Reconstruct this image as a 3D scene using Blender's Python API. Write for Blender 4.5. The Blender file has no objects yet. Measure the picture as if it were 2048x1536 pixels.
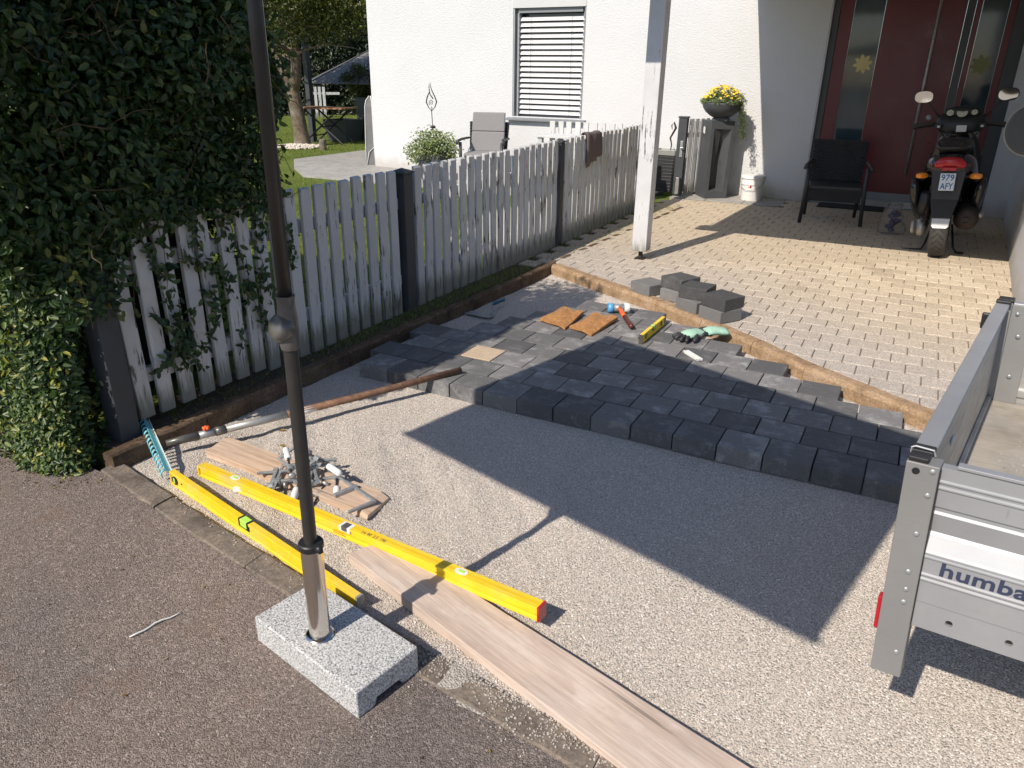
import bpy, bmesh, math, random
import numpy as np
from mathutils import Vector, Matrix, Euler

rnd = random.Random(7)
npr = np.random.RandomState(11)
R = math.radians
S = bpy.context.scene
COL = S.collection

# ------------------------------------------------------------------ camera
cam = bpy.data.objects.new('camera', bpy.data.cameras.new('camera'))
COL.objects.link(cam)
S.camera = cam
cam.data.sensor_width = 36.0
cam.data.lens = 26.02
cam.data.clip_start = 0.05
cam.data.clip_end = 600
TH, RO, PH = R(22.85), 0.0125, R(27.85)
def _rot(p):
    c, s = math.cos(PH), math.sin(PH)
    return Vector((c*p[0]-s*p[1], s*p[0]+c*p[1], p[2]))
_f = Vector((0, math.cos(TH), -math.sin(TH))); _r = Vector((1, 0, 0)); _u = _r.cross(_f)
_c, _s = math.cos(RO), math.sin(RO)
CR, CU, CF = _rot(_c*_r+_s*_u), _rot(-_s*_r+_c*_u), _rot(_f)
m = Matrix((( CR.x, CU.x, -CF.x, 0), (CR.y, CU.y, -CF.y, 0), (CR.z, CU.z, -CF.z, 1.59), (0, 0, 0, 1)))
cam.matrix_world = m

# ------------------------------------------------------------------ light
SUN_EL, SUN_AZ = R(43.0), R(193.65)          # azimuth clockwise from +Y
w = bpy.data.worlds.new('World'); S.world = w; w.use_nodes = True
nt = w.node_tree
nt.nodes.clear()
sky = nt.nodes.new('ShaderNodeTexSky'); sky.sky_type = 'NISHITA'
sky.sun_disc = False; sky.sun_elevation = SUN_EL; sky.sun_rotation = SUN_AZ
sky.air_density = 1.0; sky.dust_density = 1.0; sky.ozone_density = 4.0
bg = nt.nodes.new('ShaderNodeBackground'); wo = nt.nodes.new('ShaderNodeOutputWorld'); nt.links.new(bg.outputs[0], wo.inputs[0])
bg.inputs[1].default_value = 0.118
nt.links.new(sky.outputs[0], bg.inputs[0])
sl = bpy.data.lights.new('sun', 'SUN'); sl.energy = 4.7; sl.angle = R(0.53); sl.color = (1.0, 0.90, 0.77)
sun = bpy.data.objects.new('sun', sl); COL.objects.link(sun)
sdir = Vector((math.sin(SUN_AZ)*math.cos(SUN_EL), math.cos(SUN_AZ)*math.cos(SUN_EL), math.sin(SUN_EL)))
sun.rotation_euler = sdir.to_track_quat('Z', 'Y').to_euler()
sun.location = sdir*30
S.view_settings.view_transform = 'Standard'; S.view_settings.look = 'None'
S.view_settings.exposure = 0.15; S.view_settings.gamma = 1; S.view_settings.use_curve_mapping = False

# ------------------------------------------------------------------ materials
class NM:
    def __init__(s, name):
        s.m = bpy.data.materials.new(name); s.m.use_nodes = True
        s.t = s.m.node_tree; s.n = s.t.nodes; s.l = s.t.links
        s.b = s.n['Principled BSDF']; s.pos = None
    def new(s, typ, **kw):
        n = s.n.new(typ)
        for k, v in kw.items():
            if hasattr(n, k): setattr(n, k, v)
            else: n.inputs[k].default_value = v
        return n
    def link(s, a, b): s.l.new(a, b)
    def coord(s, kind='Object', scale=(1, 1, 1), rnd_shift=False):
        tc = s.n.new('ShaderNodeTexCoord'); out = tc.outputs['Object' if kind == 'World' else kind]
        if kind == 'World':
            g = s.n.new('ShaderNodeNewGeometry'); out = g.outputs['Position']
        mp = s.n.new('ShaderNodeMapping'); mp.inputs['Scale'].default_value = scale
        s.l.new(out, mp.inputs['Vector'])
        if rnd_shift:
            oi = s.n.new('ShaderNodeObjectInfo')
            ml = s.n.new('ShaderNodeMath'); ml.operation = 'MULTIPLY'; ml.inputs[1].default_value = 37.0
            s.l.new(oi.outputs['Random'], ml.inputs[0])
            cb = s.n.new('ShaderNodeCombineXYZ')
            for i in range(3): s.l.new(ml.outputs[0], cb.inputs[i])
            s.l.new(cb.outputs[0], mp.inputs['Location'])
        return mp.outputs[0]
    def noise(s, vec, scale, detail=5, rough=.6):
        n = s.n.new('ShaderNodeTexNoise'); n.inputs['Scale'].default_value = scale
        n.inputs['Detail'].default_value = detail; n.inputs['Roughness'].default_value = rough
        s.l.new(vec, n.inputs['Vector']); return n.outputs['Fac']
    def voro(s, vec, scale, feature='F1', rand=1.0):
        n = s.n.new('ShaderNodeTexVoronoi'); n.feature = feature
        n.inputs['Scale'].default_value = scale; n.inputs['Randomness'].default_value = rand
        s.l.new(vec, n.inputs['Vector']); return n
    def ramp(s, fac, stops, interp='LINEAR'):
        r = s.n.new('ShaderNodeValToRGB'); e = r.color_ramp.elements; r.color_ramp.interpolation = interp
        while len(e) < len(stops): e.new(0.5)
        for el, (p, c) in zip(e, stops):
            el.position = p; el.color = (*c, 1) if len(c) == 3 else c
        s.l.new(fac, r.inputs[0]); return r.outputs[0]
    def mix(s, fac, a, b, mode='MIX'):
        n = s.n.new('ShaderNodeMix'); n.data_type = 'RGBA'; n.blend_type = mode
        for val, idx in ((fac, 0), (a, 6), (b, 7)):
            if isinstance(val, (int, float)): n.inputs[idx].default_value = val
            elif isinstance(val, tuple): n.inputs[idx].default_value = (*val, 1)
            else: s.l.new(val, n.inputs[idx])
        return n.outputs[2]
    def math(s, op, a, b=0.0):
        n = s.n.new('ShaderNodeMath'); n.operation = op
        for i, v in enumerate((a, b)):
            if isinstance(v, (int, float)): n.inputs[i].default_value = v
            else: s.l.new(v, n.inputs[i])
        return n.outputs[0]
    def bump(s, h, strength=.3, dist=.01, prev=None):
        n = s.n.new('ShaderNodeBump'); n.inputs['Strength'].default_value = strength
        n.inputs['Distance'].default_value = dist; s.l.new(h, n.inputs['Height'])
        if prev is not None: s.l.new(prev, n.inputs['Normal'])
        s.l.new(n.outputs[0], s.b.inputs['Normal']); return n.outputs[0]
    def col(s, c):
        if isinstance(c, tuple): s.b.inputs['Base Color'].default_value = (*c, 1)
        else: s.l.new(c, s.b.inputs['Base Color'])
    def set(s, **kw):
        for k, v in kw.items():
            key = {'rough': 'Roughness', 'metal': 'Metallic', 'ior': 'IOR', 'trans': 'Transmission Weight', 'coat': 'Coat Weight', 'alpha': 'Alpha', 'spec': 'Specular IOR Level', 'sss': 'Subsurface Weight'}[k]
            if isinstance(v, (int, float)): s.b.inputs[key].default_value = v
            else: s.l.new(v, s.b.inputs[key])
        return s

def simple(name, c, rough=.5, metal=0., var=.15, scale=30, bump=.0, bscale=200, coat=0., dirt=None):
    k = NM(name); v = k.coord('Object', rnd_shift=True)
    n = k.noise(v, scale)
    lo = tuple(x*(1-var) for x in c); hi = tuple(min(1, x*(1+var)) for x in c)
    cc = k.ramp(n, [(.3, lo), (.7, hi)])
    if dirt:
        n2 = k.noise(v, scale*.23, 8, .7)
        cc = k.mix(k.ramp(n2, [(.5, (0, 0, 0)), (.75, (1, 1, 1))]), cc, dirt)
    k.col(cc)
    rr = k.ramp(n, [(.2, (max(0, rough-.08),)*3), (.8, (min(1, rough+.08),)*3)])
    k.set(metal=metal, coat=coat); k.link(rr, k.b.inputs['Roughness'])
    if bump: k.bump(k.noise(v, bscale, 3), bump, .004)
    return k.m

M = {}
# gravel (bed and single grains)
def mk_gravel():
    k = NM('gravel'); v = k.coord('World')
    a = k.voro(v, 150); big = k.noise(v, 1.1, 4)
    fine = k.voro(v, 260)
    c = k.ramp(a.outputs['Color'], [(0., (.30, .27, .24)), (.3, (.42, .385, .345)), (.6, (.51, .47, .43)), (1., (.62, .58, .54))])
    c = k.mix(.55, c, k.ramp(fine.outputs['Color'], [(0, (.28, .25, .22)), (1, (.62, .575, .53))]))
    c = k.mix(1., c, k.ramp(big, [(.3, (.86, .86, .86)), (.7, (1.05, 1.03, 1.0))]), 'MULTIPLY')
    k.col(c); k.set(rough=.9, spec=.25)
    b = k.bump(a.outputs['Distance'], .75, -.006)
    k.bump(fine.outputs['Distance'], .4, -.003, b)
    return k.m
M['gravel'] = mk_gravel()
def mk_grain():
    k = NM('gravel_grain'); oi = k.n.new('ShaderNodeObjectInfo')
    c = k.ramp(oi.outputs['Random'], [(0., (.36, .325, .29)), (.2, (.45, .41, .37)), (.5, (.52, .475, .43)), (.65, (.57, .525, .48)), (.78, (.53, .45, .40)), (.92, (.64, .60, .56)), (1., (.74, .71, .68))])
    k.col(c); k.set(rough=.85, spec=.3)
    return k.m
M['grain'] = mk_grain()
def mk_asphalt():
    k = NM('asphalt'); v = k.coord('World')
    a = k.voro(v, 150); f = k.voro(v, 270); n = k.noise(v, 1.3, 6, .65); n2 = k.noise(v, 5, 5)
    c = k.ramp(a.outputs['Color'], [(0., (.06, .048, .044)), (.4, (.155, .134, .127)), (.75, (.26, .228, .217)), (.92, (.40, .362, .345)), (1., (.66, .62, .58))])
    c2 = k.ramp(f.outputs['Color'], [(0, (.06, .048, .044)), (.8, (.27, .23, .21)), (1., (.5, .455, .42))])
    c = k.mix(.5, c, c2)
    dots = k.voro(v, 75)
    c = k.mix(k.ramp(dots.outputs['Distance'], [(.10, (.55, .55, .55)), (.17, (0, 0, 0))]), c, (.45, .42, .38))
    c = k.mix(1., c, k.ramp(n, [(.3, (.88, .89, .90)), (.7, (1.18, 1.13, 1.09))]), 'MULTIPLY')
    n3 = k.noise(v, .55, 5, .7)
    c = k.mix(k.ramp(n2, [(.56, (0, 0, 0)), (.78, (.55, .55, .55))]), c, (.20, .135, .095))
    c = k.mix(1., c, k.ramp(n3, [(.35, (.82, .82, .84)), (.6, (1.12, 1.07, 1.02)), (.75, (1.3, 1.2, 1.1))]), 'MULTIPLY')
    k.col(c); k.set(rough=.82, spec=.35)
    b = k.bump(f.outputs['Distance'], .8, -.004)
    k.bump(k.noise(v, 160, 3, .7), .6, .006, b)
    return k.m
M['asphalt'] = mk_asphalt()
def mk_granite():
    k = NM('granite'); v = k.coord('Object')
    a = k.voro(v, 290); b2 = k.voro(v, 460); n = k.noise(v, 190, 4, .7)
    c = k.ramp(n, [(.40, (.10, .105, .11)), (.47, (.36, .365, .37)), (.56, (.66, .66, .655)), (.7, (.82, .82, .81))])
    c = k.mix(k.ramp(a.outputs['Color'], [(.74, (0, 0, 0)), (.80, (.9, .9, .9))]), c, (.06, .06, .07))
    c = k.mix(k.ramp(b2.outputs['Color'], [(.5, (0, 0, 0)), (.6, (.45, .45, .45))]), c, (.62, .62, .60))
    k.col(c); k.set(rough=.55); k.bump(n, .25, .002)
    return k.m
M['granite'] = mk_granite()
def mk_stucco():
    k = NM('stucco'); v = k.coord('World'); n = k.noise(v, 55, 6, .65); n2 = k.noise(v, .7, 4)
    n3 = k.noise(v, 170, 3)
    c = k.ramp(n2, [(.3, (.62, .635, .655)), (.7, (.68, .685, .70))])
    g = k.n.new('ShaderNodeNewGeometry'); sx = k.n.new('ShaderNodeSeparateXYZ'); k.link(g.outputs['Position'], sx.inputs[0])
    hgt = k.math('ADD', sx.outputs[2], k.math('MULTIPLY', k.noise(v, 7), -.25))
    c = k.mix(k.ramp(hgt, [(.0, (.55, .55, .55)), (.16, (0, 0, 0))]), c, (.42, .38, .33))
    k.col(c); k.set(rough=.92, spec=.2)
    b = k.bump(n, .7, .016); k.bump(n3, .3, .004, b)
    return k.m
M['stucco'] = mk_stucco()
def mk_paver(name, base, light, blot):
    k = NM(name); v = k.coord('Object', rnd_shift=True); oi = k.n.new('ShaderNodeObjectInfo')
    n = k.noise(v, 9, 6, .7); f = k.noise(v, 220, 3); st = k.noise(k.coord('Object', (3, 14, 3), True), 5, 7, .75)
    c = k.mix(oi.outputs['Random'], base, light)
    c = k.mix(k.math('MULTIPLY', k.ramp(n, [(.50, (0, 0, 0)), (.72, (1, 1, 1))]), k.ramp(oi.outputs['Random'], [(.25, (.25,)*3), (.8, (.9,)*3)])), c, blot)
    c = k.mix(k.ramp(st, [(.58, (0, 0, 0)), (.75, (.55,)*3)]), c, tuple(x*1.25 for x in blot))
    sp = k.voro(v, 60)
    c = k.mix(k.ramp(sp.outputs['Distance'], [(.05, (.8,)*3), (.09, (0, 0, 0))]), c, tuple(x*1.2 for x in blot))
    c = k.mix(1., c, k.ramp(f, [(.3, (.78,)*3), (.7, (1.2,)*3)]), 'MULTIPLY')
    k.col(c); k.set(rough=.78, spec=.4); k.bump(f, .5, .003)
    return k.m
M['black_paver'] = mk_paver('black_paver', (.085, .086, .091), (.20, .195, .195), (.42, .42, .42))
M['tan_paver'] = mk_paver('tan_paver', (.48, .37, .26), (.52, .41, .29), (.66, .58, .48))
def mk_patio():
    k = NM('patio_brick'); v = k.coord('World'); oi = k.n.new('ShaderNodeObjectInfo')
    c = k.ramp(oi.outputs['Random'], [(0, (.50, .42, .32)), (.5, (.57, .48, .365)), (1, (.62, .53, .41))])
    g = k.n.new('ShaderNodeNewGeometry'); sx = k.n.new('ShaderNodeSeparateXYZ'); k.link(g.outputs['Position'], sx.inputs[0])
    # greyer weathering towards the street edge and the fence
    d = k.math('ADD', k.math('MULTIPLY', sx.outputs[0], .55), k.math('MULTIPLY', sx.outputs[1], .83))
    d = k.math('ADD', d, k.math('MULTIPLY', k.noise(v, 1.2, 4), 1.3))
    gr = k.ramp(k.math('MULTIPLY', k.math('SUBTRACT', d, 4.2), .6), [(.0, (1, 1, 1)), (1., (0, 0, 0))])
    c = k.mix(k.math('MULTIPLY', gr, .75), c, (.42, .385, .36))
    sp = k.voro(v, 190)
    c = k.mix(.6, c, k.mix(1., c, k.ramp(sp.outputs['Color'], [(.1, (.45,)*3), (.55, (1.,)*3), (.95, (1.7,)*3)]), 'MULTIPLY'))
    n = k.noise(v, 2.3, 6, .7)
    c = k.mix(k.ramp(n, [(.56, (0, 0, 0)), (.78, (.45,)*3)]), c, (.20, .165, .125))
    k.col(c); k.set(rough=.9, spec=.25)
    b = k.bump(sp.outputs['Distance'], .6, -.004)
    return k.m
M['patio'] = mk_patio()
M['joint_sand'] = simple('joint_sand', (.17, .135, .10), .95, var=.35, scale=60, bump=.5)
def mk_kerb(name, a, b, c3):
    k = NM(name); v = k.coord('World'); n = k.noise(v, 6, 8, .7); f = k.noise(v, 140, 4)
    sp = k.voro(v, 120)
    c = k.ramp(n, [(.3, a), (.5, b), (.68, c3)])
    c = k.mix(1., c, k.ramp(sp.outputs['Color'], [(0, (.7,)*3), (1, (1.3,)*3)]), 'MULTIPLY')
    k.col(c); k.set(rough=.9, spec=.2); k.bump(f, .6, .004)
    return k.m
M['kerb'] = mk_kerb('kerb_concrete', (.10, .082, .068), (.185, .155, .130), (.28, .22, .17))
M['fence_kerb'] = mk_kerb('fence_kerb_concrete', (.045, .033, .024), (.11, .075, .05), (.17, .12, .085))
M['patio_edge'] = mk_kerb('patio_edge_concrete', (.20, .14, .085), (.34, .23, .14), (.40, .30, .21))
M['slab'] = mk_kerb('concrete_slab', (.26, .25, .23), (.33, .32, .30), (.40, .385, .36))
M['earth'] = simple('earth', (.06, .045, .032), .95, var=.5, scale=40, bump=.8)
def mk_lawn():
    k = NM('lawn'); v = k.coord('World'); n = k.noise(v, 1.2, 5); f = k.noise(v, 90, 4, .8)
    c = k.ramp(n, [(.3, (.12, .165, .03)), (.7, (.19, .235, .05))])
    c = k.mix(1., c, k.ramp(f, [(.25, (.5,)*3), (.75, (1.6,)*3)]), 'MULTIPLY')
    k.col(c); k.set(rough=.9, spec=.2); k.bump(f, 1., .03)
    return k.m
M['lawn'] = mk_lawn()
def mk_leaf(name, stops, rough=.42, spec=.5):
    k = NM(name)
    at = k.n.new('ShaderNodeAttribute'); at.attribute_name = 'tone'; at.attribute_type = 'GEOMETRY'
    c = k.ramp(at.outputs['Fac'], stops)
    k.col(c); k.set(rough=rough, spec=spec)
    tr = k.n.new('ShaderNodeBsdfTranslucent')
    mx = k.mix(1., c, (1.4, 1.6, .6), 'MULTIPLY'); k.link(mx, tr.inputs[0])
    ms = k.n.new('ShaderNodeMixShader'); ms.inputs[0].default_value = .28
    k.link(k.b.outputs[0], ms.inputs[1]); k.link(tr.outputs[0], ms.inputs[2])
    k.link(ms.outputs[0], k.n['Material Output'].inputs[0])
    return k.m
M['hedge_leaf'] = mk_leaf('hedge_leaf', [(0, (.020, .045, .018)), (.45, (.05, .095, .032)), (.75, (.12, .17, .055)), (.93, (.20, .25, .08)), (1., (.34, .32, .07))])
M['tree_leaf'] = mk_leaf('tree_leaf', [(0, (.03, .045, .012)), (.6, (.075, .095, .02)), (1., (.24, .22, .05))])
M['dark_leaf'] = mk_leaf('dark_leaf', [(0, (.010, .02, .008)), (.7, (.02, .035, .012)), (1., (.04, .06, .018))])
M['pale_leaf'] = mk_leaf('pale_leaf', [(0, (.10, .14, .05)), (.6, (.20, .25, .10)), (1., (.32, .36, .17))])
M['grass'] = mk_leaf('grass_blade', [(0, (.09, .14, .02)), (.6, (.17, .22, .04)), (1., (.36, .34, .14))], .6, .2)
def mk_petals():
    k = NM('yellow_petal'); at = k.n.new('ShaderNodeAttribute'); at.attribute_name = 'tone'
    k.col(k.ramp(at.outputs['Fac'], [(0, (.75, .45, .02)), (1, (.85, .68, .03))])); k.set(rough=.6); return k.m
M['petal'] = mk_petals()
M['bark'] = simple('bark', (.13, .10, .07), .95, var=.5, scale=14, bump=1., bscale=30, dirt=(.28, .26, .22))
M['twig'] = simple('twig', (.10, .065, .04), .8, var=.3)
def mk_whitewood(name, paint, under, amount, axis='Z'):
    k = NM(name); sc = {'Z': (60, 60, 5), 'X': (5, 60, 60)}[axis]
    v = k.coord('Object', sc, True); v2 = k.coord('Object', (1, 1, 1), True)
    st = k.noise(v, 1.0, 6, .75); n = k.noise(v2, 5, 5)
    f = k.math('ADD', st, k.math('MULTIPLY', k.math('SUBTRACT', n, .5), .55))
    msk = k.ramp(f, [(amount, (0, 0, 0)), (amount+.03, (1, 1, 1))])
    oi = k.n.new('ShaderNodeObjectInfo')
    p = k.mix(oi.outputs['Random'], paint, tuple(x*.88 for x in paint))
    p = k.mix(1., p, k.ramp(n, [(.3, (.88,)*3), (.7, (1.04,)*3)]), 'MULTIPLY')
    u = k.ramp(k.noise(v, 2.2, 4), [(.3, tuple(x*.5 for x in under)), (.7, under)])
    # moss and splash near the foot
    g = k.n.new('ShaderNodeNewGeometry'); sx = k.n.new('ShaderNodeSeparateXYZ'); k.link(g.outputs['Position'], sx.inputs[0])
    ft = k.math('ADD', sx.outputs[2], k.math('MULTIPLY', st, -.35))
    p = k.mix(k.ramp(ft, [(.0, (.75,)*3), (.10, (0, 0, 0))]), p, (.13, .13, .09))
    k.col(k.mix(msk, p, u)); k.set(rough=.62)
    k.bump(k.math('SUBTRACT', 1.0, msk), .5, .002)
    return k.m
M['picket'] = mk_whitewood('peeling_white_picket', (.60, .605, .61), (.16, .15, .135), .60)
M['post_paint'] = mk_whitewood('peeling_white_post', (.66, .67, .69), (.20, .19, .18), .615)
M['anthracite'] = simple('anthracite_wood', (.045, .05, .058), .6, var=.15, scale=12, bump=.3, bscale=80)
def mk_wood(name, a, b, c3, sc=(2.2, 26, 26), rough=.75):
    k = NM(name); v = k.coord('Object', sc, True); n = k.noise(v, 1.4, 7, .65); f = k.noise(k.coord('Object', (4, 160, 160), True), 1, 3)
    v2 = k.coord('Object', (1, 1, 1), True); bl = k.noise(v2, 2.5, 5)
    c = k.ramp(n, [(.32, a), (.5, b), (.66, c3)])
    c = k.mix(1., c, k.ramp(bl, [(.3, (.82, .84, .88)), (.7, (1.12, 1.06, 1.0))]), 'MULTIPLY')
    c = k.mix(1., c, k.ramp(f, [(.3, (.85,)*3), (.7, (1.1,)*3)]), 'MULTIPLY')
    ck = k.noise(k.coord('Object', (1.6, 55, 55), True), 1.0, 4, .5)
    c = k.mix(k.ramp(ck, [(.66, (0, 0, 0)), (.70, (.75, .75, .75))]), c, tuple(x*.42 for x in a))
    st = k.noise(k.coord('Object', (5, 9, 9), True), 1.0, 6, .7)
    c = k.mix(k.ramp(st, [(.54, (0, 0, 0)), (.72, (.45, .45, .45))]), c, tuple(min(1, x*1.22) for x in c3))
    k.col(c); k.set(rough=rough); k.bump(n, .35, .003)
    return k.m
M['board'] = mk_wood('weathered_pine', (.42, .30, .21), (.54, .41, .31), (.61, .48, .38))
M['board_grey'] = mk_wood('grey_pine', (.44, .355, .30), (.55, .46, .40), (.64, .56, .50))
M['handle_wood'] = mk_wood('handle_wood', (.10, .05, .03), (.17, .09, .055), (.22, .13, .08))
M['table_wood'] = mk_wood('table_wood', (.20, .09, .04), (.32, .16, .08), (.40, .24, .13))
def mk_alu(name, c, rough, streak=.25, dirt=(.3, .27, .22), amt=.62):
    k = NM(name); v = k.coord('Object', (3, 3, 30)); n = k.noise(v, 2, 6, .7); v2 = k.coord('Object'); d = k.noise(v2, 4, 7, .7)
    cc = k.ramp(n, [(.3, tuple(x*(1-streak) for x in c)), (.7, c)])
    cc = k.mix(k.ramp(d, [(amt, (0, 0, 0)), (amt+.2, (.5,)*3)]), cc, dirt)
    sc_ = k.noise(k.coord('Object', (70, 70, 9)), 1.0, 2, .4)
    cc = k.mix(k.ramp(sc_, [(.72, (0, 0, 0)), (.76, (.35, .35, .35))]), cc, tuple(x*.55 for x in c))
    sp_ = k.noise(v2, 1.6, 6, .65)
    cc = k.mix(1., cc, k.ramp(sp_, [(.35, (.86, .86, .87)), (.65, (1.08, 1.08, 1.07))]), 'MULTIPLY')
    k.col(cc); k.set(metal=.45)
    k.link(k.ramp(n, [(.3, (rough+.12,)*3), (.7, (rough-.03,)*3)]), k.b.inputs['Roughness'])
    return k.m
M['alu'] = mk_alu('anodised_aluminium', (.42, .43, .445), .42, .06, (.42, .40, .37), .7)
M['alu_post'] = mk_alu('painted_aluminium_post', (.31, .31, .305), .50, .05, (.3, .28, .25), .7)
M['alu_in'] = mk_alu('scuffed_aluminium', (.52, .52, .50), .40, .35, (.22, .20, .16), .50)
M['steel'] = simple('zinc_steel', (.36, .38, .39), .40, .45, var=.15, scale=60)
M['chrome'] = simple('polished_steel', (.66, .62, .57), .16, 1., var=.04, scale=8)
M['pole_grey'] = simple('anthracite_tube', (.045, .043, .041), .38, .35, var=.1, scale=20)
M['joint_grey'] = simple('joint_plastic', (.12, .115, .108), .33, .3, var=.15, scale=40)
M['black'] = simple('black_plastic', (.018, .018, .02), .45, var=.2, scale=30)
M['gloss_black'] = simple('gloss_black_paint', (.012, .013, .018), .2, coat=.5, var=.1, scale=6)
M['rubber'] = simple('rubber', (.045, .043, .042), .8, var=.25, scale=40, bump=.3)
M['yellow'] = simple('yellow_paint', (.84, .58, .02), .42, var=.09, scale=18, coat=.1, dirt=(.66, .52, .20))
M['yellow_groove'] = simple('yellow_groove', (.74, .50, .012), .45, var=.08, scale=12)
M['lime'] = simple('vial_green', (.45, .78, .12), .15, var=.1)
M['red'] = simple('red_plastic', (.42, .012, .022), .3, var=.1, coat=.3)
M['white_pl'] = simple('white_plastic', (.78, .78, .76), .42, var=.04, scale=8)
M['orange'] = simple('orange_plastic', (.80, .13, .03), .4, var=.15)
M['amber'] = simple('amber_lens', (.85, .28, .03), .2, var=.1, coat=.4)
M['turquoise'] = simple('turquoise_paint', (.16, .50, .58), .42, var=.12, scale=30, dirt=(.35, .45, .42))
M['blue'] = simple('blue_plastic', (.10, .34, .62), .38, var=.12)
M['dark_blue'] = simple('petrol_blue_plastic', (.012, .11, .18), .4, var=.12)
M['maroon'] = simple('maroon_door_paint', (.115, .010, .020), .32, var=.06, scale=5)
M['frame_grey'] = simple('grey_door_frame', (.045, .055, .062), .4, var=.06, scale=6)
M['win_grey'] = simple('window_frame_grey', (.22, .235, .25), .45, var=.05, scale=8)
M['box_grey'] = simple('shutter_box_grey', (.55, .56, .56), .5, var=.03, scale=8)
M['slat'] = simple('blind_slat', (.62, .62, .63), .38, var=.05, scale=20)
M['cushion'] = simple('taupe_cushion', (.235, .23, .235), .9, var=.08, scale=60, bump=.4)
M['rattan'] = simple('black_rattan', (.032, .033, .038), .5, var=.55, scale=110)
M['planter'] = simple('anthracite_planter', (.065, .07, .078), .55, var=.08, scale=12)
M['cover'] = simple('grey_cover_cloth', (.17, .17, .175), .9, var=.12, scale=10, bump=.3)
M['piping'] = simple('white_piping', (.70, .70, .68), .8, var=.04)
M['suede'] = simple('orange_suede', (.42, .205, .075), .95, var=.35, scale=45, bump=.9, bscale=160, dirt=(.30, .15, .06))
M['mint'] = simple('mint_knit', (.34, .55, .44), .9, var=.12, scale=50, bump=.5, bscale=300)
M['latex'] = simple('black_latex', (.03, .032, .034), .55, var=.3, scale=40)
M['cloth_rag'] = simple('grey_woven_rag', (.15, .12, .12), .95, var=.35, scale=220, bump=.6)
M['pebble'] = simple('pale_pebble', (.62, .56, .49), .8, var=.25, scale=20)
M['log_bark'] = simple('log_bark', (.16, .14, .11), .9, var=.4, scale=25, bump=.6)
M['mat_dark'] = simple('doormat', (.03, .032, .036), .95, var=.3, scale=120, bump=.6)
M['metal_rust'] = simple('rusty_iron', (.05, .04, .038), .6, .6, var=.4, scale=60)
M['tailcap'] = simple('silver_guard', (.40, .39, .37), .4, .6, var=.1)
M['gauge'] = simple('gauge_face', (.55, .55, .42), .5, var=.1)
M['plate'] = simple('plate_white', (.66, .72, .78), .5, var=.04)
M['ink_blue'] = simple('blue_print', (.015, .09, .26), .5, var=.05)
M['ink_dark'] = simple('dark_print', (.035, .045, .09), .5, var=.05)
M['star'] = simple('yellow_star_paper', (.60, .52, .24), .8, var=.1)
M['star_dim'] = simple('dimmed_star_paper', (.22, .23, .11), .8, var=.1)  # same paper flower, its dimming behind glass put into the colour
k = NM('mirror'); k.col((.88, .87, .80)); k.set(metal=1., rough=.05); M['mirror'] = k.m
k = NM('door_glass'); k.col((.035, .06, .075)); k.set(rough=.07, spec=.6)
k.col(k.ramp(k.noise(k.coord('World'), 1.6, 3), [(.35, (.02, .04, .052)), (.65, (.045, .075, .092))])); M['dglass'] = k.m
k = NM('clear_bag'); k.col((.86, .87, .92)); k.set(rough=.22, trans=.93, ior=1.08, alpha=.55); M['bag'] = k.m
M['bagstuff'] = simple('bag_contents', (.07, .055, .10), .7, var=.8, scale=18)
k = NM('dark_interior'); k.col((.01, .01, .012)); k.set(rough=.9); M['dark'] = k.m

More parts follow.
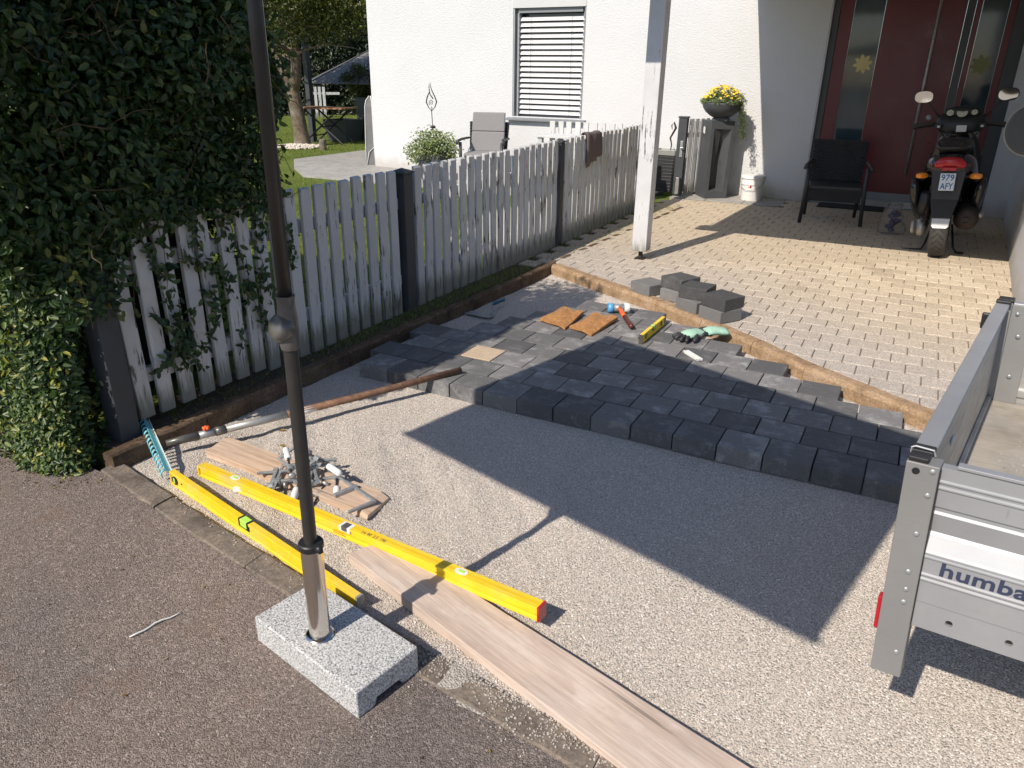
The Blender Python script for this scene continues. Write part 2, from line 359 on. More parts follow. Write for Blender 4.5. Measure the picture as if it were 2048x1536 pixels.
# ------------------------------------------------------------------ mesh helpers
class MB:
    def __init__(s): s.v = []; s.f = []; s.mt = []; s.cur = 0
    def add(s, vs, fs, xf=None):
        o = len(s.v)
        if xf is not None: vs = [tuple(xf @ Vector(p)) for p in vs]
        s.v += [tuple(p) for p in vs]; s.f += [tuple(i+o for i in f) for f in fs]; s.mt += [s.cur]*len(fs)
        return s
    def box(s, x0, x1, y0, y1, z0, z1, xf=None):
        vs = [(x0, y0, z0), (x1, y0, z0), (x1, y1, z0), (x0, y1, z0), (x0, y0, z1), (x1, y0, z1), (x1, y1, z1), (x0, y1, z1)]
        return s.add(vs, [(3, 2, 1, 0), (4, 5, 6, 7), (0, 1, 5, 4), (1, 2, 6, 5), (2, 3, 7, 6), (3, 0, 4, 7)], xf)
    def prism(s, poly, z0, z1, xf=None):
        n = len(poly); vs = [(x, y, z0) for x, y in poly]+[(x, y, z1) for x, y in poly]
        fs = [tuple(range(n))[::-1], tuple(range(n, 2*n))]+[(i, (i+1) % n, n+(i+1) % n, n+i) for i in range(n)]
        return s.add(vs, fs, xf)
    def loft(s, rings, xf=None, cap=True, closed=True):
        n = len(rings[0]); vs = [p for r in rings for p in r]; fs = []
        for j in range(len(rings)-1):
            for i in range(n if closed else n-1):
                fs.append((j*n+i, j*n+(i+1) % n, (j+1)*n+(i+1) % n, (j+1)*n+i))
        if cap and closed: fs.append(tuple(range(n))[::-1]); fs.append(tuple(range((len(rings)-1)*n, len(rings)*n)))
        return s.add(vs, fs, xf)
    def tube(s, pts, r, n=8, xf=None, flat=1.0):
        pts = [Vector(p) for p in pts]; rs = r if isinstance(r, (list, tuple)) else [r]*len(pts); rings = []
        up = None
        for i, p in enumerate(pts):
            d = (pts[min(i+1, len(pts)-1)]-pts[max(i-1, 0)]).normalized()
            if up is None: up = Vector((0, 0, 1)) if abs(d.z) < .9 else Vector((1, 0, 0))
            a = d.cross(up)
            if a.length < 1e-5: a = d.orthogonal()
            a.normalize(); b = a.cross(d).normalized(); up = b
            rings.append([tuple(p+a*math.cos(t)*rs[i]+b*math.sin(t)*rs[i]*flat) for t in [2*math.pi*k/n for k in range(n)]])
        return s.loft(rings, xf)
    def lathe(s, prof, n=24, xf=None):
        rings = [[(r*math.cos(2*math.pi*k/n), r*math.sin(2*math.pi*k/n), z) for k in range(n)] for r, z in prof]
        return s.loft(rings, xf)
    def ell(s, c, rad, n=12, m=8, xf=None):
        prof = []
        rings = []
        for j in range(m+1):
            t = math.pi*(j/m) ; t = min(max(t, .02), math.pi-.02)
            rings.append([(c[0]+rad[0]*math.sin(t)*math.cos(2*math.pi*k/n), c[1]+rad[1]*math.sin(t)*math.sin(2*math.pi*k/n), c[2]-rad[2]*math.cos(t)) for k in range(n)])
        return s.loft(rings, xf)
    def mesh(s, name, mats, smooth=False):
        me = bpy.data.meshes.new(name); me.from_pydata(s.v, [], s.f)
        for mm in (mats if isinstance(mats, (list, tuple)) else [mats]): me.materials.append(mm)
        if any(s.mt): me.polygons.foreach_set('material_index', s.mt)
        if smooth: me.polygons.foreach_set('use_smooth', [True]*len(me.polygons))
        me.update(); return me
    def build(s, name, mats, parent=None, bevel=0, seg=2, loc=None, rot=None, smooth=False):
        return link(name, s.mesh(name, mats, smooth), parent, bevel, seg, loc, rot, smooth)

def link(name, me, parent=None, bevel=0, seg=2, loc=None, rot=None, smooth=False):
    o = bpy.data.objects.new(name, me); COL.objects.link(o)
    if parent is not None: o.parent = parent
    if loc is not None: o.location = loc
    if rot is not None: o.rotation_euler = rot
    if bevel:
        b = o.modifiers.new('edge', 'BEVEL'); b.width = bevel; b.segments = seg; b.limit_method = 'ANGLE'; b.angle_limit = R(40)
        if not smooth: b.harden_normals = False
    return o
def tag(o, label=None, cat=None, group=None, kind=None):
    if label: o['label'] = label
    if cat: o['category'] = cat
    if group: o['group'] = group
    if kind: o['kind'] = kind
    return o
def thing(name, label, cat, loc=(0, 0, 0), rz=0, group=None):
    o = bpy.data.objects.new(name, None); o.empty_display_size = .1; COL.objects.link(o)
    o.location = loc; o.rotation_euler = (0, 0, rz)
    return tag(o, label, cat, group)
def sgroup(name, label):
    o = bpy.data.objects.new(name, None); COL.objects.link(o); o['kind'] = 'structure'; o['label'] = label
    return o
def XF(loc=(0, 0, 0), rot=(0, 0, 0), sc=(1, 1, 1)):
    return Matrix.LocRotScale(Vector(loc), Euler(rot), Vector(sc))
def text_mesh(txt, size, depth, name, mat, bold=0.0, spacing=1.0):
    cu = bpy.data.curves.new(name, 'FONT'); cu.body = txt; cu.size = size; cu.extrude = depth; cu.offset = bold; cu.space_character = spacing
    cu.resolution_u = 3
    o = bpy.data.objects.new(name, cu); COL.objects.link(o)
    dg = bpy.context.evaluated_depsgraph_get(); me = bpy.data.meshes.new_from_object(o.evaluated_get(dg))
    bpy.data.objects.remove(o); me.materials.clear(); me.materials.append(mat); return me

def leaf_mesh(name, mat, pos, nrm, length, width, tone, droop=.25, fold=.35):
    """pos, nrm (N,3); each leaf = 4 triangles, folded along its midrib."""
    n = len(pos); pos = np.asarray(pos, float); nrm = np.asarray(nrm, float)
    nrm /= np.linalg.norm(nrm, axis=1, keepdims=True)+1e-9
    rv = npr.normal(size=(n, 3)); t = rv-nrm*(rv*nrm).sum(1, keepdims=True); t /= np.linalg.norm(t, axis=1, keepdims=True)+1e-9
    b = np.cross(nrm, t)
    L = np.asarray(length)[:, None]*np.ones((n, 1)); Wd = np.asarray(width)[:, None]*np.ones((n, 1))
    up = nrm*Wd*fold*.5
    V = np.stack([pos, pos+t*L*.30+b*Wd*.46+up, pos+t*L*.70+b*Wd*.40+up-nrm*L*droop*.4, pos+t*L-nrm*L*droop, pos+t*L*.70-b*Wd*.40+up-nrm*L*droop*.4, pos+t*L*.30-b*Wd*.46+up], 1).reshape(-1, 3)
    base = np.arange(n)[:, None]*6
    F = np.concatenate([base+np.array([[0, 1, 2, 3]]), base+np.array([[0, 3, 4, 5]])], 1).reshape(-1)
    me = bpy.data.meshes.new(name); me.vertices.add(len(V)); me.vertices.foreach_set('co', V.ravel())
    nf = n*2; me.loops.add(nf*4); me.loops.foreach_set('vertex_index', F.astype(np.int32))
    me.polygons.add(nf); me.polygons.foreach_set('loop_start', np.arange(nf, dtype=np.int32)*4)
    me.materials.append(mat); me.update(calc_edges=True)
    a = me.attributes.new('tone', 'FLOAT', 'FACE'); a.data.foreach_set('value', np.repeat(np.asarray(tone, float)*np.ones(n), 2))
    return me
def blades(name, mat, pos, h, wdt, lean=.4, tone=None):
    n = len(pos); pos = np.asarray(pos, float); a = npr.uniform(0, 2*math.pi, n); h = np.asarray(h)*np.ones(n)
    d = np.stack([np.cos(a), np.sin(a), np.zeros(n)], 1)*wdt; ld = npr.normal(size=(n, 3))*lean; ld[:, 2] = 0
    tip = pos+np.stack([ld[:, 0]*h, ld[:, 1]*h, h], 1)
    V = np.stack([pos-d, pos+d, tip], 1).reshape(-1, 3)
    me = bpy.data.meshes.new(name); me.vertices.add(3*n); me.vertices.foreach_set('co', V.ravel())
    me.loops.add(3*n); me.loops.foreach_set('vertex_index', np.arange(3*n, dtype=np.int32)); me.polygons.add(n)
    me.polygons.foreach_set('loop_start', np.arange(n, dtype=np.int32)*3); me.materials.append(mat); me.update(calc_edges=True)
    at = me.attributes.new('tone', 'FLOAT', 'FACE'); at.data.foreach_set('value', npr.uniform(0, 1, n)**1.5 if tone is None else tone)
    return me
# =================================================================== THE SETTING
def vk_in(u):
    t = u+2.75
    return 1.69-.195*t+.0165*t*t if t < 2.6 else 1.2945-.109*(t-2.6)
def vk_out(u): return vk_in(u)-.102
RZ = .020          # level of the asphalt and the kerb
def ur(v): return .80+(v-6.68)*.045
EDGE = [(-2.60, 5.60), (-1.48, 4.99), (-.70, 4.44), (-.36, 4.17), (.27, 3.78), (3.45, 1.78)]
def edge_v(u):
    for (a, b), (c, d) in zip(EDGE, EDGE[1:]):
        if u <= c: return b+(d-b)*(u-a)/(c-a)
    return EDGE[-1][1]
def fk(v): return -2.77+(v-1.7)*.042            # face of the fence kerb

g = MB().box(-150, 150, -150, 150, -.6, -.05).build('ground', M['earth']); tag(g, 'bare earth below the paving and the lawn', kind='structure')

# road
rb = MB(); us = [-40, -2.80] + [(-2.8+i*.4) for i in range(1, 20)] + [40]
lo = [(u, -40, RZ) for u in us]; hi = [(u, (vk_out(u) if -2.9 < u else vk_out(-2.8)), RZ) for u in us]
hi[0] = (-40, 1.9, RZ); hi[-1] = (40, vk_out(5), RZ)
rb.add(lo+hi, [(i, i+1, len(us)+i+1, len(us)+i) for i in range(len(us)-1)])
tag(rb.build('road', M['asphalt']), 'worn reddish grey asphalt with pale chippings', kind='structure')

# lawn
lw = MB(); N1, N2 = 60, 60
tag(MB().box(-80, -2.80, 1.66, 80, -.04, .058).build('lawn', M['lawn']), 'sunlit garden lawn behind the picket fence', kind='structure')

# gravel bed with gentle unevenness
def gz(u, v):
    z = .002*math.sin(u*5.1+v*2.3)+.002*math.sin(u*2.2-v*6.7+1)
    # raked and trodden part nearest the street
    a_ = min(1, max(0, (2.85-v)/.5))*min(1, max(0, (-.55-u)/.5))*min(1, max(0, (u+2.75)/.2))
    z += a_*(.006*math.sin(u*13+v*9+math.sin(v*11))+.005*math.sin(u*27-v*19+2*math.sin(u*7))+.003*math.sin(u*41+v*37)+.002*math.sin(u*5))
    d = v-vk_in(u)
    if u > -1.3: z += max(0, 1-max(d, 0)/.10)*.020*min(1, (u+1.3)/.3)
    z -= .004*max(0, 1-max(d, 0)/.05)*(1 if u < -1.3 else 0)
    z += max(0, 1-max(edge_v(u)-v, 0)/.10)*.010
    return z
def in_pavers(u, v):
    j = int((v-3.0)//.2)
    return 3.0 <= v < 4.8 and 0 <= j < 9 and PL[j] <= u <= PR[j]
PL = [-2.56, -2.64, -2.54, -2.64, -2.34, -2.24, -2.14, -2.04, -1.94]
PR = [1.24, .76, .46, .16, -.14, -.44, -.74, -1.04, -1.34]
st = .03; gu_ = np.arange(-2.80, 3.2, st); gv_ = np.arange(.9, 5.75, st)
V = [(float(a), float(b), gz(a, b)) for b in gv_ for a in gu_]; nu = len(gu_)
F = [(j*nu+i, j*nu+i+1, (j+1)*nu+i+1, (j+1)*nu+i) for j in range(len(gv_)-1) for i in range(nu-1) if gv_[j+1] > vk_out(gu_[i])+.01]
bed = MB().add(V, F).build('gravel_bed', M['gravel'], smooth=True); tag(bed, 'levelled bed of fine beige chippings', kind='structure')

# countless single grains on the bed
Fs = []
for j in range(len(gv_)-1):
    for i in range(nu-1):
        a, b = gu_[i]+st/2, gv_[j]+st/2
        if vk_in(a)-.005 < b < edge_v(a)-.02 and a > fk(b) and a < 1.3 and not in_pavers(a, b): Fs.append((j*nu+i, j*nu+i+1, (j+1)*nu+i+1, (j+1)*nu+i))
em = MB().add(V, Fs).build('loose_gravel', M['grain']); tag(em, 'fine beige and grey stone chippings', kind='stuff')
def scatter(o, density, rmin, rmax, seed=3):
    ng = bpy.data.node_groups.new('scatter', 'GeometryNodeTree')
    ng.interface.new_socket('Geometry', in_out='INPUT', socket_type='NodeSocketGeometry')
    ng.interface.new_socket('Geometry', in_out='OUTPUT', socket_type='NodeSocketGeometry')
    n, l = ng.nodes, ng.links
    gi, go = n.new('NodeGroupInput'), n.new('NodeGroupOutput')
    d = n.new('GeometryNodeDistributePointsOnFaces'); d.inputs['Density'].default_value = density; d.inputs['Seed'].default_value = seed
    ico = n.new('GeometryNodeMeshIcoSphere'); ico.inputs['Radius'].default_value = 1; ico.inputs['Subdivisions'].default_value = 1
    sm = n.new('GeometryNodeSetMaterial'); sm.inputs['Material'].default_value = M['grain']
    iop = n.new('GeometryNodeInstanceOnPoints')
    rv = n.new('FunctionNodeRandomValue'); rv.data_type = 'FLOAT_VECTOR'; rv.inputs['Min'].default_value = (rmin, rmin, rmin*.75); rv.inputs['Max'].default_value = (rmax, rmax*.8, rmax*.62)
    rr = n.new('FunctionNodeRandomValue'); rr.data_type = 'FLOAT_VECTOR'; rr.inputs['Min'].default_value = (-.6, -.6, 0); rr.inputs['Max'].default_value = (.6, .6, 6.28)
    l.new(gi.outputs[0], d.inputs['Mesh']); l.new(d.outputs['Points'], iop.inputs['Points']); l.new(ico.outputs[0], sm.inputs['Geometry'])
    l.new(sm.outputs[0], iop.inputs['Instance']); l.new(rv.outputs[0], iop.inputs['Scale']); l.new(rr.outputs[0], iop.inputs['Rotation'])
    l.new(iop.outputs[0], go.inputs[0])
    md = o.modifiers.new('scatter', 'NODES'); md.node_group = ng
scatter(em, 36000, .0016, .0050)

# stray stones on kerb and asphalt
def rocks(name, pts, r0, r1, mat, kind='stuff', label=None, parent=None):
    b = MB()
    ico = [(0, 0, -1), (.72, -.53, -.45), (-.28, -.85, -.45), (-.89, 0, -.45), (-.28, .85, -.45), (.72, .53, -.45), (.28, -.85, .45), (-.72, -.53, .45), (-.72, .53, .45), (.28, .85, .45), (.89, 0, .45), (0, 0, 1)]
    fc = [(0, 1, 2), (1, 0, 5), (0, 2, 3), (0, 3, 4), (0, 4, 5), (1, 5, 10), (2, 1, 6), (3, 2, 7), (4, 3, 8), (5, 4, 9), (1, 10, 6), (2, 6, 7), (3, 7, 8), (4, 8, 9), (5, 9, 10), (6, 10, 11), (7, 6, 11), (8, 7, 11), (9, 8, 11), (10, 9, 11)]
    for p in pts:
        r = rnd.uniform(r0, r1)
        b.add([(x*rnd.uniform(.8, 1.15), y*rnd.uniform(.8, 1.15), z) for x, y, z in ico], fc, XF(p, (rnd.uniform(-.4, .4), rnd.uniform(-.4, .4), rnd.uniform(0, 6)), (r, r*.8, r*.62)))
    o = b.build(name, mat, parent)
    return tag(o, label, None, None, kind)
stray = []
for i in range(4200):
    u = rnd.uniform(-2.6, .6); v = vk_in(u)-abs(rnd.gauss(0, .035 if u < -1.1 else .050+.02*math.sin(u*17)))
    if u < -1.1 and rnd.random() < .93: continue
    if v > vk_in(u)-.004: continue
    stray.append((u, v, RZ+(.0065 if v > vk_out(u) else .0015)))
for i in range(160): stray.append((rnd.uniform(-3.2, .6), rnd.uniform(.5, 1.5)*1.0, RZ+.001))
rocks('stray_gravel', stray, .0018, .0048, M['gravel'], label='stray chippings spilled over the kerb and the asphalt')

big = []
for i in range(420):
    u = rnd.uniform(-2.7, .9); v = rnd.uniform(1.2, 5.5)
    if vk_in(u)+.01 < v < edge_v(u)-.03 and u > fk(v)+.01 and not in_pavers(u, v): big.append((u, v, gz(u, v)+.002))
rocks('coarse_gravel', big, .0042, .0085, M['gravel'], label='scattered coarser stones on the gravel bed')
lv_ = []
for i in range(260):
    u = -2.70-rnd.random()**.8*1.4; lv_.append((u, 1.60-abs(rnd.gauss(0, .07))-.04-(.03 if u < -2.9 else 0), RZ+.004))
for i in range(36): lv_.append((rnd.uniform(-2.6, .2), rnd.uniform(.5, 1.35), RZ+.004))
o = link('fallen_leaf_litter', leaf_mesh('litter', mk_leaf('brown_leaf', [(0, (.07, .045, .025)), (.6, (.20, .12, .05)), (1., (.34, .27, .09))]), lv_, npr.normal(size=(len(lv_), 3))*.35+[0, 0, 1], npr.uniform(.008, .022, len(lv_)), npr.uniform(.004, .010, len(lv_)), npr.uniform(0, 1, len(lv_)))); tag(o, 'small brown leaves scattered on the asphalt below the hedge', kind='stuff')

# street kerb: stones end to end
kerb = sgroup('kerb', 'dark weathered concrete kerb between asphalt and gravel')
cuts = [-2.80, -2.36, -1.77, -1.02, -.42, .25, .95, 1.7, 2.5]
for a, b in zip(cuts, cuts[1:]):
    a2, b2 = a+.003, b-.004; mb = MB(); dz = rnd.uniform(-.002, .002)
    n = 8; rings = []
    for i in range(n+1):
        u = a2+(b2-a2)*i/n; wv = .0025*math.sin(u*31)+.002*math.sin(u*77); zt = RZ+.006+dz+.0015*math.sin(u*53)
        rings.append([(u, vk_out(u)-.002+wv, -.08), (u, vk_out(u)+wv, zt-.004), (u, vk_out(u)+.008, zt), (u, vk_in(u)-.012, zt), (u, vk_in(u)-.001+wv, zt-.009), (u, vk_in(u), -.08)])
    mb.loft(rings); mb.build('kerb_stone', M['kerb'], kerb)
# fence kerb
fkerb = sgroup('fence_kerb', 'brown soil-stained concrete edging at the foot of the picket fence')
vv = [1.64, 2.12, 3.1, 4.1, 5.1, 6.1, 7.1, 8.1, 9.1]
for a, b in zip(vv, vv[1:]):
    a2, b2 = a+.002, b-.003; rings = []; n = 10; t0 = rnd.uniform(-.003, .003)
    for i in range(n+1):
        v = a2+(b2-a2)*i/n; u = fk(v)+.003*math.sin(v*23); z = .088+t0+.002*math.sin(v*41)
        rings.append([(u+.012, v, -.07), (u+.004, v, z-.010), (u-.006, v, z), (u-.05, v, z), (u-.058, v, z-.008), (u-.058, v, -.07)])
    MB().loft(rings).build('kerb_stone', M['fence_kerb'], fkerb)
soil = MB().prism([(-3.06, 1.70), (-2.82, 1.70), (-2.60, 9.4), (-3.06, 9.4)], -.02, .075).build('soil_strip', M['earth']); tag(soil, 'strip of dark soil under the picket fence', kind='structure')
p = [(fk(v)-rnd.uniform(.055, .20), v, .072) for v in np.linspace(2.0, 9.3, 5200) for _ in (0,) if rnd.random() < (.35+.65*(v > 3.2))]
p2 = [(-2.87+rnd.uniform(-.06, .04), v, .072) for v in np.linspace(3.0, 9.3, 1800)]
gr = link('weeds', blades('weeds', M['grass'], p+p2, npr.uniform(.012, .05, len(p)+len(p2)), .0018, .7)); tag(gr, 'thin grass and weeds along the fence foot', kind='stuff')
lp = []
for i in range(420):
    v = rnd.uniform(1.75, 9.2); lp.append((fk(v)-rnd.uniform(-.03, .2), v, .092 if rnd.random() < .5 else .085))
lit = link('leaf_litter', leaf_mesh('litter', mk_leaf('dry_leaf', [(0, (.05, .035, .02)), (.7, (.14, .10, .05)), (1., (.25, .22, .08))]), lp, npr.normal(size=(len(lp), 3))*.3+[0, 0, 1], npr.uniform(.012, .03, len(lp)), npr.uniform(.006, .012, len(lp)), npr.uniform(0, 1, len(lp)))); tag(lit, 'dry leaves lying on the soil strip', kind='stuff')

# black paving: individual stones
paving = sgroup('new_paving', 'freshly laid field of black concrete pavers in running bond')
pm = {}
def pav_mesh(mat, key):
    if key in pm: return pm[key]
    b = MB().box(-.0972, .0972, -.0950, .0958, -.08, 0); me = b.mesh('paver', mat); pm[key] = me; return me
npav = 0
for j in range(9):
    u = PL[j]; 
    while u < PR[j]-.1:
        if not (j == 0 and u > 1.2):
            tan = (j == 2 and abs(u+2.54-.8) < .05 and False)
            cu, cv = u+.1, 3.0+.2*j+.1
            me = pav_mesh(M['black_paver'], 'b')
            if j == 2 and abs(cu+1.66+.0) < .101 and abs(cu+1.64) < .1: me = me
            o = link('paver', me, paving, .0018, 1, (cu+rnd.uniform(-.0010, .0010), cv+rnd.uniform(-.0006, .0006), .08+rnd.uniform(-.0008, .0008)), (rnd.uniform(-.003, .003), rnd.uniform(-.003, .003), rnd.uniform(-.003, .003)))
            npav += 1
        u += .2
# the one tan paver
best = min([o for o in paving.children], key=lambda o: (o.location.x+2.04)**2+(o.location.y-3.5)**2)
best.data = pav_mesh(M['tan_paver'], 't'); best['label'] = 'tan paver with a pale rim among the black ones'

# old patio of square tan bricks
patio = MB().prism([(-2.78, 10.43), (-2.78, 5.62), (-2.60, 5.62)]+[(a, b+.02) for a, b in EDGE[1:]]+[(3.4, 4.3), (ur(4.3)+.02, 4.3), (ur(6.7)+.02, 6.7), (ur(10.43), 10.43)], -.03, .081).build('patio', M['joint_sand'])
tag(patio, 'sunlit patio of square tan concrete bricks', kind='structure')
def clip(poly, a, b):    # keep the left side of a->b
    out = []; n = len(poly)
    def sd(p): return (b[0]-a[0])*(p[1]-a[1])-(b[1]-a[1])*(p[0]-a[0])
    for i in range(n):
        p, q = poly[i], poly[(i+1) % n]; sp, sq = sd(p), sd(q)
        if sp >= 0: out.append(p)
        if (sp >= 0) != (sq >= 0):
            t = sp/(sp-sq); out.append((p[0]+(q[0]-p[0])*t, p[1]+(q[1]-p[1])*t))
    return out
PT = .1625; bricks = []
full = MB().box(-.0792, .0792, -.0792, .0792, -.03, 0).mesh('brick', M['patio'])
rows = []
for r in range(-16, 37):
    v0 = 4.362+r*PT
    off = -.508+(r % 2)*PT*.5
    for c in range(-16, 22):
        u0 = off+c*PT
        cx, cy = u0+PT/2, v0+PT/2
        if cx < -2.80 or cy > 10.40 or cy < edge_v(cx)-.12: continue
        if cx > ur(cy)+.06 and cy > 4.35: continue
        if cx > 2.7: continue
        if cy > 9.78 and cx < -1.42 and cx > -2.85: continue
        rows.append((cx, cy))
CP = Vector((0, 0, 1.59))
def show_size(cx, cy):
    p = Vector((cx, cy, .09))-CP; d = p.dot(CF); x = p.dot(CR)/d; y = p.dot(CU)/d
    vis = abs(x) < .70 and abs(y) < .53
    hid = cx > .22+.14*(cy-1.6)+.0 and cy < 3.9
    return (1/d**2) * (1 if vis and not hid else 0)
rows.sort(key=lambda c: -show_size(*c))
stuffb = MB()
for k_, (cx, cy) in enumerate(rows):
    h = .0792
    poly = [(-h, -h), (h, -h), (h, h), (-h, h)]; cut = False
    for (a, b), (c, d) in zip(EDGE, EDGE[1:]):
        if cx+.1 > a and cx-.1 < c or (c == EDGE[-1][0] and cx > a):
            # inner face of edging stones is 6.5 cm behind the line
            L = math.hypot(c-a, d-b); nx, ny = -(d-b)/L, (c-a)/L
            A = (a+nx*.094-cx, b+ny*.094-cy); B = (c+nx*.094-cx, d+ny*.094-cy)
            p2 = clip(poly, A, B)
            if p2 != poly: cut = True
            poly = p2
            if len(poly) < 3: break
    if len(poly) < 3: continue
    if cx > ur(cy)-.09 and cy > 4.35:
        p2 = clip(poly, (ur(cy)-.003-cx, -1), (ur(cy)-.003-cx+.045, 1)); cut = cut or p2 != poly; poly = p2
        if len(poly) < 3: continue
    ar = abs(sum(poly[i][0]*poly[(i+1) % len(poly)][1]-poly[(i+1) % len(poly)][0]*poly[i][1] for i in range(len(poly))))/2
    if ar < .0012: continue
    dz = rnd.uniform(-.0015, .0015)
    if k_ < 298:
        me = full if not cut else MB().prism(poly, -.03, 0).mesh('brick', M['patio'])
        link('brick', me, patio, .006, 2, (cx, cy, .09+dz), (rnd.uniform(-.008, .008), rnd.uniform(-.008, .008), 0))
    else:
        stuffb.prism([(cx+a, cy+b) for a, b in poly], .06, .09+dz)
sb = stuffb.build('brick', M['patio'], patio, .005, 1); sb['kind'] = 'stuff'
# edging
edging = sgroup('patio_edging', 'ochre stained concrete edging along the patio step')
for (a, b), (c, d), n in zip(EDGE, EDGE[1:], (2, 2, 1, 1, 4)):
    L = math.hypot(c-a, d-b); dx, dy = (c-a)/L, (d-b)/L; nx, ny = -dy, dx
    for i in range(n):
        s0, s1 = L*i/n+.002, L*(i+1)/n-.002; rings = []
        for t in np.linspace(s0, s1, 7):
            px, py = a+dx*t, b+dy*t; e = .002*math.sin(t*31+a*9)
            q = lambda off, z: (px+nx*(off+e), py+ny*(off+e), z)
            rings.append([q(-.004, -.06), q(0, .070), q(.012, .090), q(.022, .094), (q(.086, .094)), q(.091, .088), q(.091, -.06)])
        MB().loft(rings).build('edge_stone', M['patio_edge'], edging)
# grey slabs by the wall
slabs = sgroup('wall_slabs', 'row of grey concrete slabs along the house wall')
for i in range(3):
    a = -2.86+i*.47
    MB().box(a+.004, a+.466, 9.80, 10.43, .0, .093).build('slab', M['slab'], slabs, .004)
# terrace of the garden
ter = [(-10.1, 10.5), (-9.2, 9.55), (-8.36, 8.86), (-3.12, 9.02), (-3.12, 10.44), (-8.2, 10.44), (-8.2, 12.9), (-10.1, 12.9)]
tag(MB().prism(ter, -.02, .085).build('terrace', M['slab']), 'grey concrete terrace at the house corner', kind='structure')
# garden grass blades
pts = []
for i in range(90000):
    v = rnd.uniform(3, 22); u = -3.1-rnd.random()**.8*min(18, v*1.3)
    if v > 8.8 and u > -10.15 and v < 12.9: continue
    if v > 10.4 and u > -8.3: continue
    pts.append((u, v, .055))
gl = link('grass', blades('grass', M['grass'], pts, npr.uniform(.02, .06, len(pts)), .0045, .5)); tag(gl, 'short lawn grass', kind='stuff')

# =================================================================== THE HOUSE
house = thing('house', 'white rendered house with a slatted window blind and a maroon front door', 'house', (-3.6, 10.44, 0))
HO = Vector((3.6, -10.44, 0))
def hb(mb, name, mat, **kw):
    mb.v = [(x+3.6, y-10.44, z) for x, y, z in mb.v]; return mb.build(name, mat, kw.pop('parent', house), **kw)
def rel(o): o.location = (0, 0, 0); return o
WZ = 4.2
wb = MB()
for (x0, x1, z0, z1) in [(-8.2, -5.57, -.1, WZ), (-5.57, -4.44, -.1, .98), (-5.57, -4.44, 2.95, WZ), (-4.44, -1.29, -.1, WZ), (-1.29, .735, 2.9, WZ), (.735, 1.25, -.1, WZ)]:
    wb.box(x0, x1, 10.44, 10.72, z0, z1)
hb(wb, 'wall', M['stucco'])
hb(MB().box(-8.2, -7.9, 10.722, 18, -.1, WZ), 'wall', M['stucco'])
sw = MB().prism([(ur(10.44), 10.438), (ur(4.4), 4.4), (ur(4.4)+.26, 4.4), (ur(10.44)+.26, 10.438)], -.1, 3.1)
hb(sw, 'side_wall', M['stucco'])
# hidden room boxes so openings are dark behind
hb(MB().box(-5.7, -4.3, 10.73, 11.2, .8, 3.1), 'room', M['dark'])
# window
wn = MB().box(-5.57, -5.50, 10.50, 10.60, .98, 2.43).box(-4.50, -4.44, 10.50, 10.60, .98, 2.43).box(-5.50, -4.50, 10.56, 10.60, .98, 1.03)
win = hb(wn, 'window', M['win_grey'])
def hc(mb, name, mat, par, **kw):
    mb.v = [(x+3.6, y-10.44, z) for x, y, z in mb.v]; return mb.build(name, mat, par, **kw)
hc(MB().box(-5.50, -4.50, 10.62, 10.63, 1.0, 2.43), 'pane', M['dglass'], win)
hc(MB().box(-5.572, -4.438, 10.432, 10.70, 2.432, 2.95), 'shutter_box', M['box_grey'], win)
hc(MB().box(-5.50, -4.50, 10.47, 10.56, 2.37, 2.43), 'head_rail', M['win_grey'], win)
hc(MB().box(-5.565, -5.545, 10.442, 10.50, .98, 2.43).box(-5.50, -5.485, 10.462, 10.54, 1.0, 2.37), 'guide_rail', M['alu'], win)
hc(MB().box(-4.46, -4.445, 10.442, 10.50, .98, 2.43), 'guide_rail', M['win_grey'], win)
hc(MB().add([(-5.64, 10.36, .955), (-4.37, 10.36, .955), (-4.37, 10.62, .995), (-5.64, 10.62, .995), (-5.64, 10.36, .925), (-4.37, 10.36, .925), (-4.37, 10.62, .925), (-5.64, 10.62, .925)], [(0, 1, 2, 3), (7, 6, 5, 4), (0, 4, 5, 1), (1, 5, 6, 2), (2, 6, 7, 3), (3, 7, 4, 0)]), 'sill', M['win_grey'], win, bevel=.003)
smesh = None; ns = 18
for i in range(ns):
    z = 1.045+i*.0735
    if smesh is None:
        sbm = MB(); prof = []
        for t in np.linspace(-1, 1, 7): prof.append((t*.034, .006*(1-t*t)))
        a = R(52); pr = [(x*math.cos(a)+y*-math.sin(a), x*math.sin(a)+y*math.cos(a)) for x, y in prof]; pr2 = [(x+.0012, y-.0012) for x, y in pr[::-1]]
        sbm.loft([[(-5.48, p_[0], p_[1]) for p_ in pr+pr2], [(-4.475, p_[0], p_[1]) for p_ in pr+pr2]])
        sbm.v = [(x+3.6, y, z_) for x, y, z_ in sbm.v]; smesh = sbm.mesh('slat', M['slat'])
    link('slat', smesh, win, 0, 1, (0, .075, z), (rnd.uniform(-.03, .03), 0, 0))
for x in (-5.30, -4.66): hc(MB().tube([(x, 10.478, 1.02), (x, 10.478, 2.37)], .0022, 5), 'blind_cord', M['black'], win)
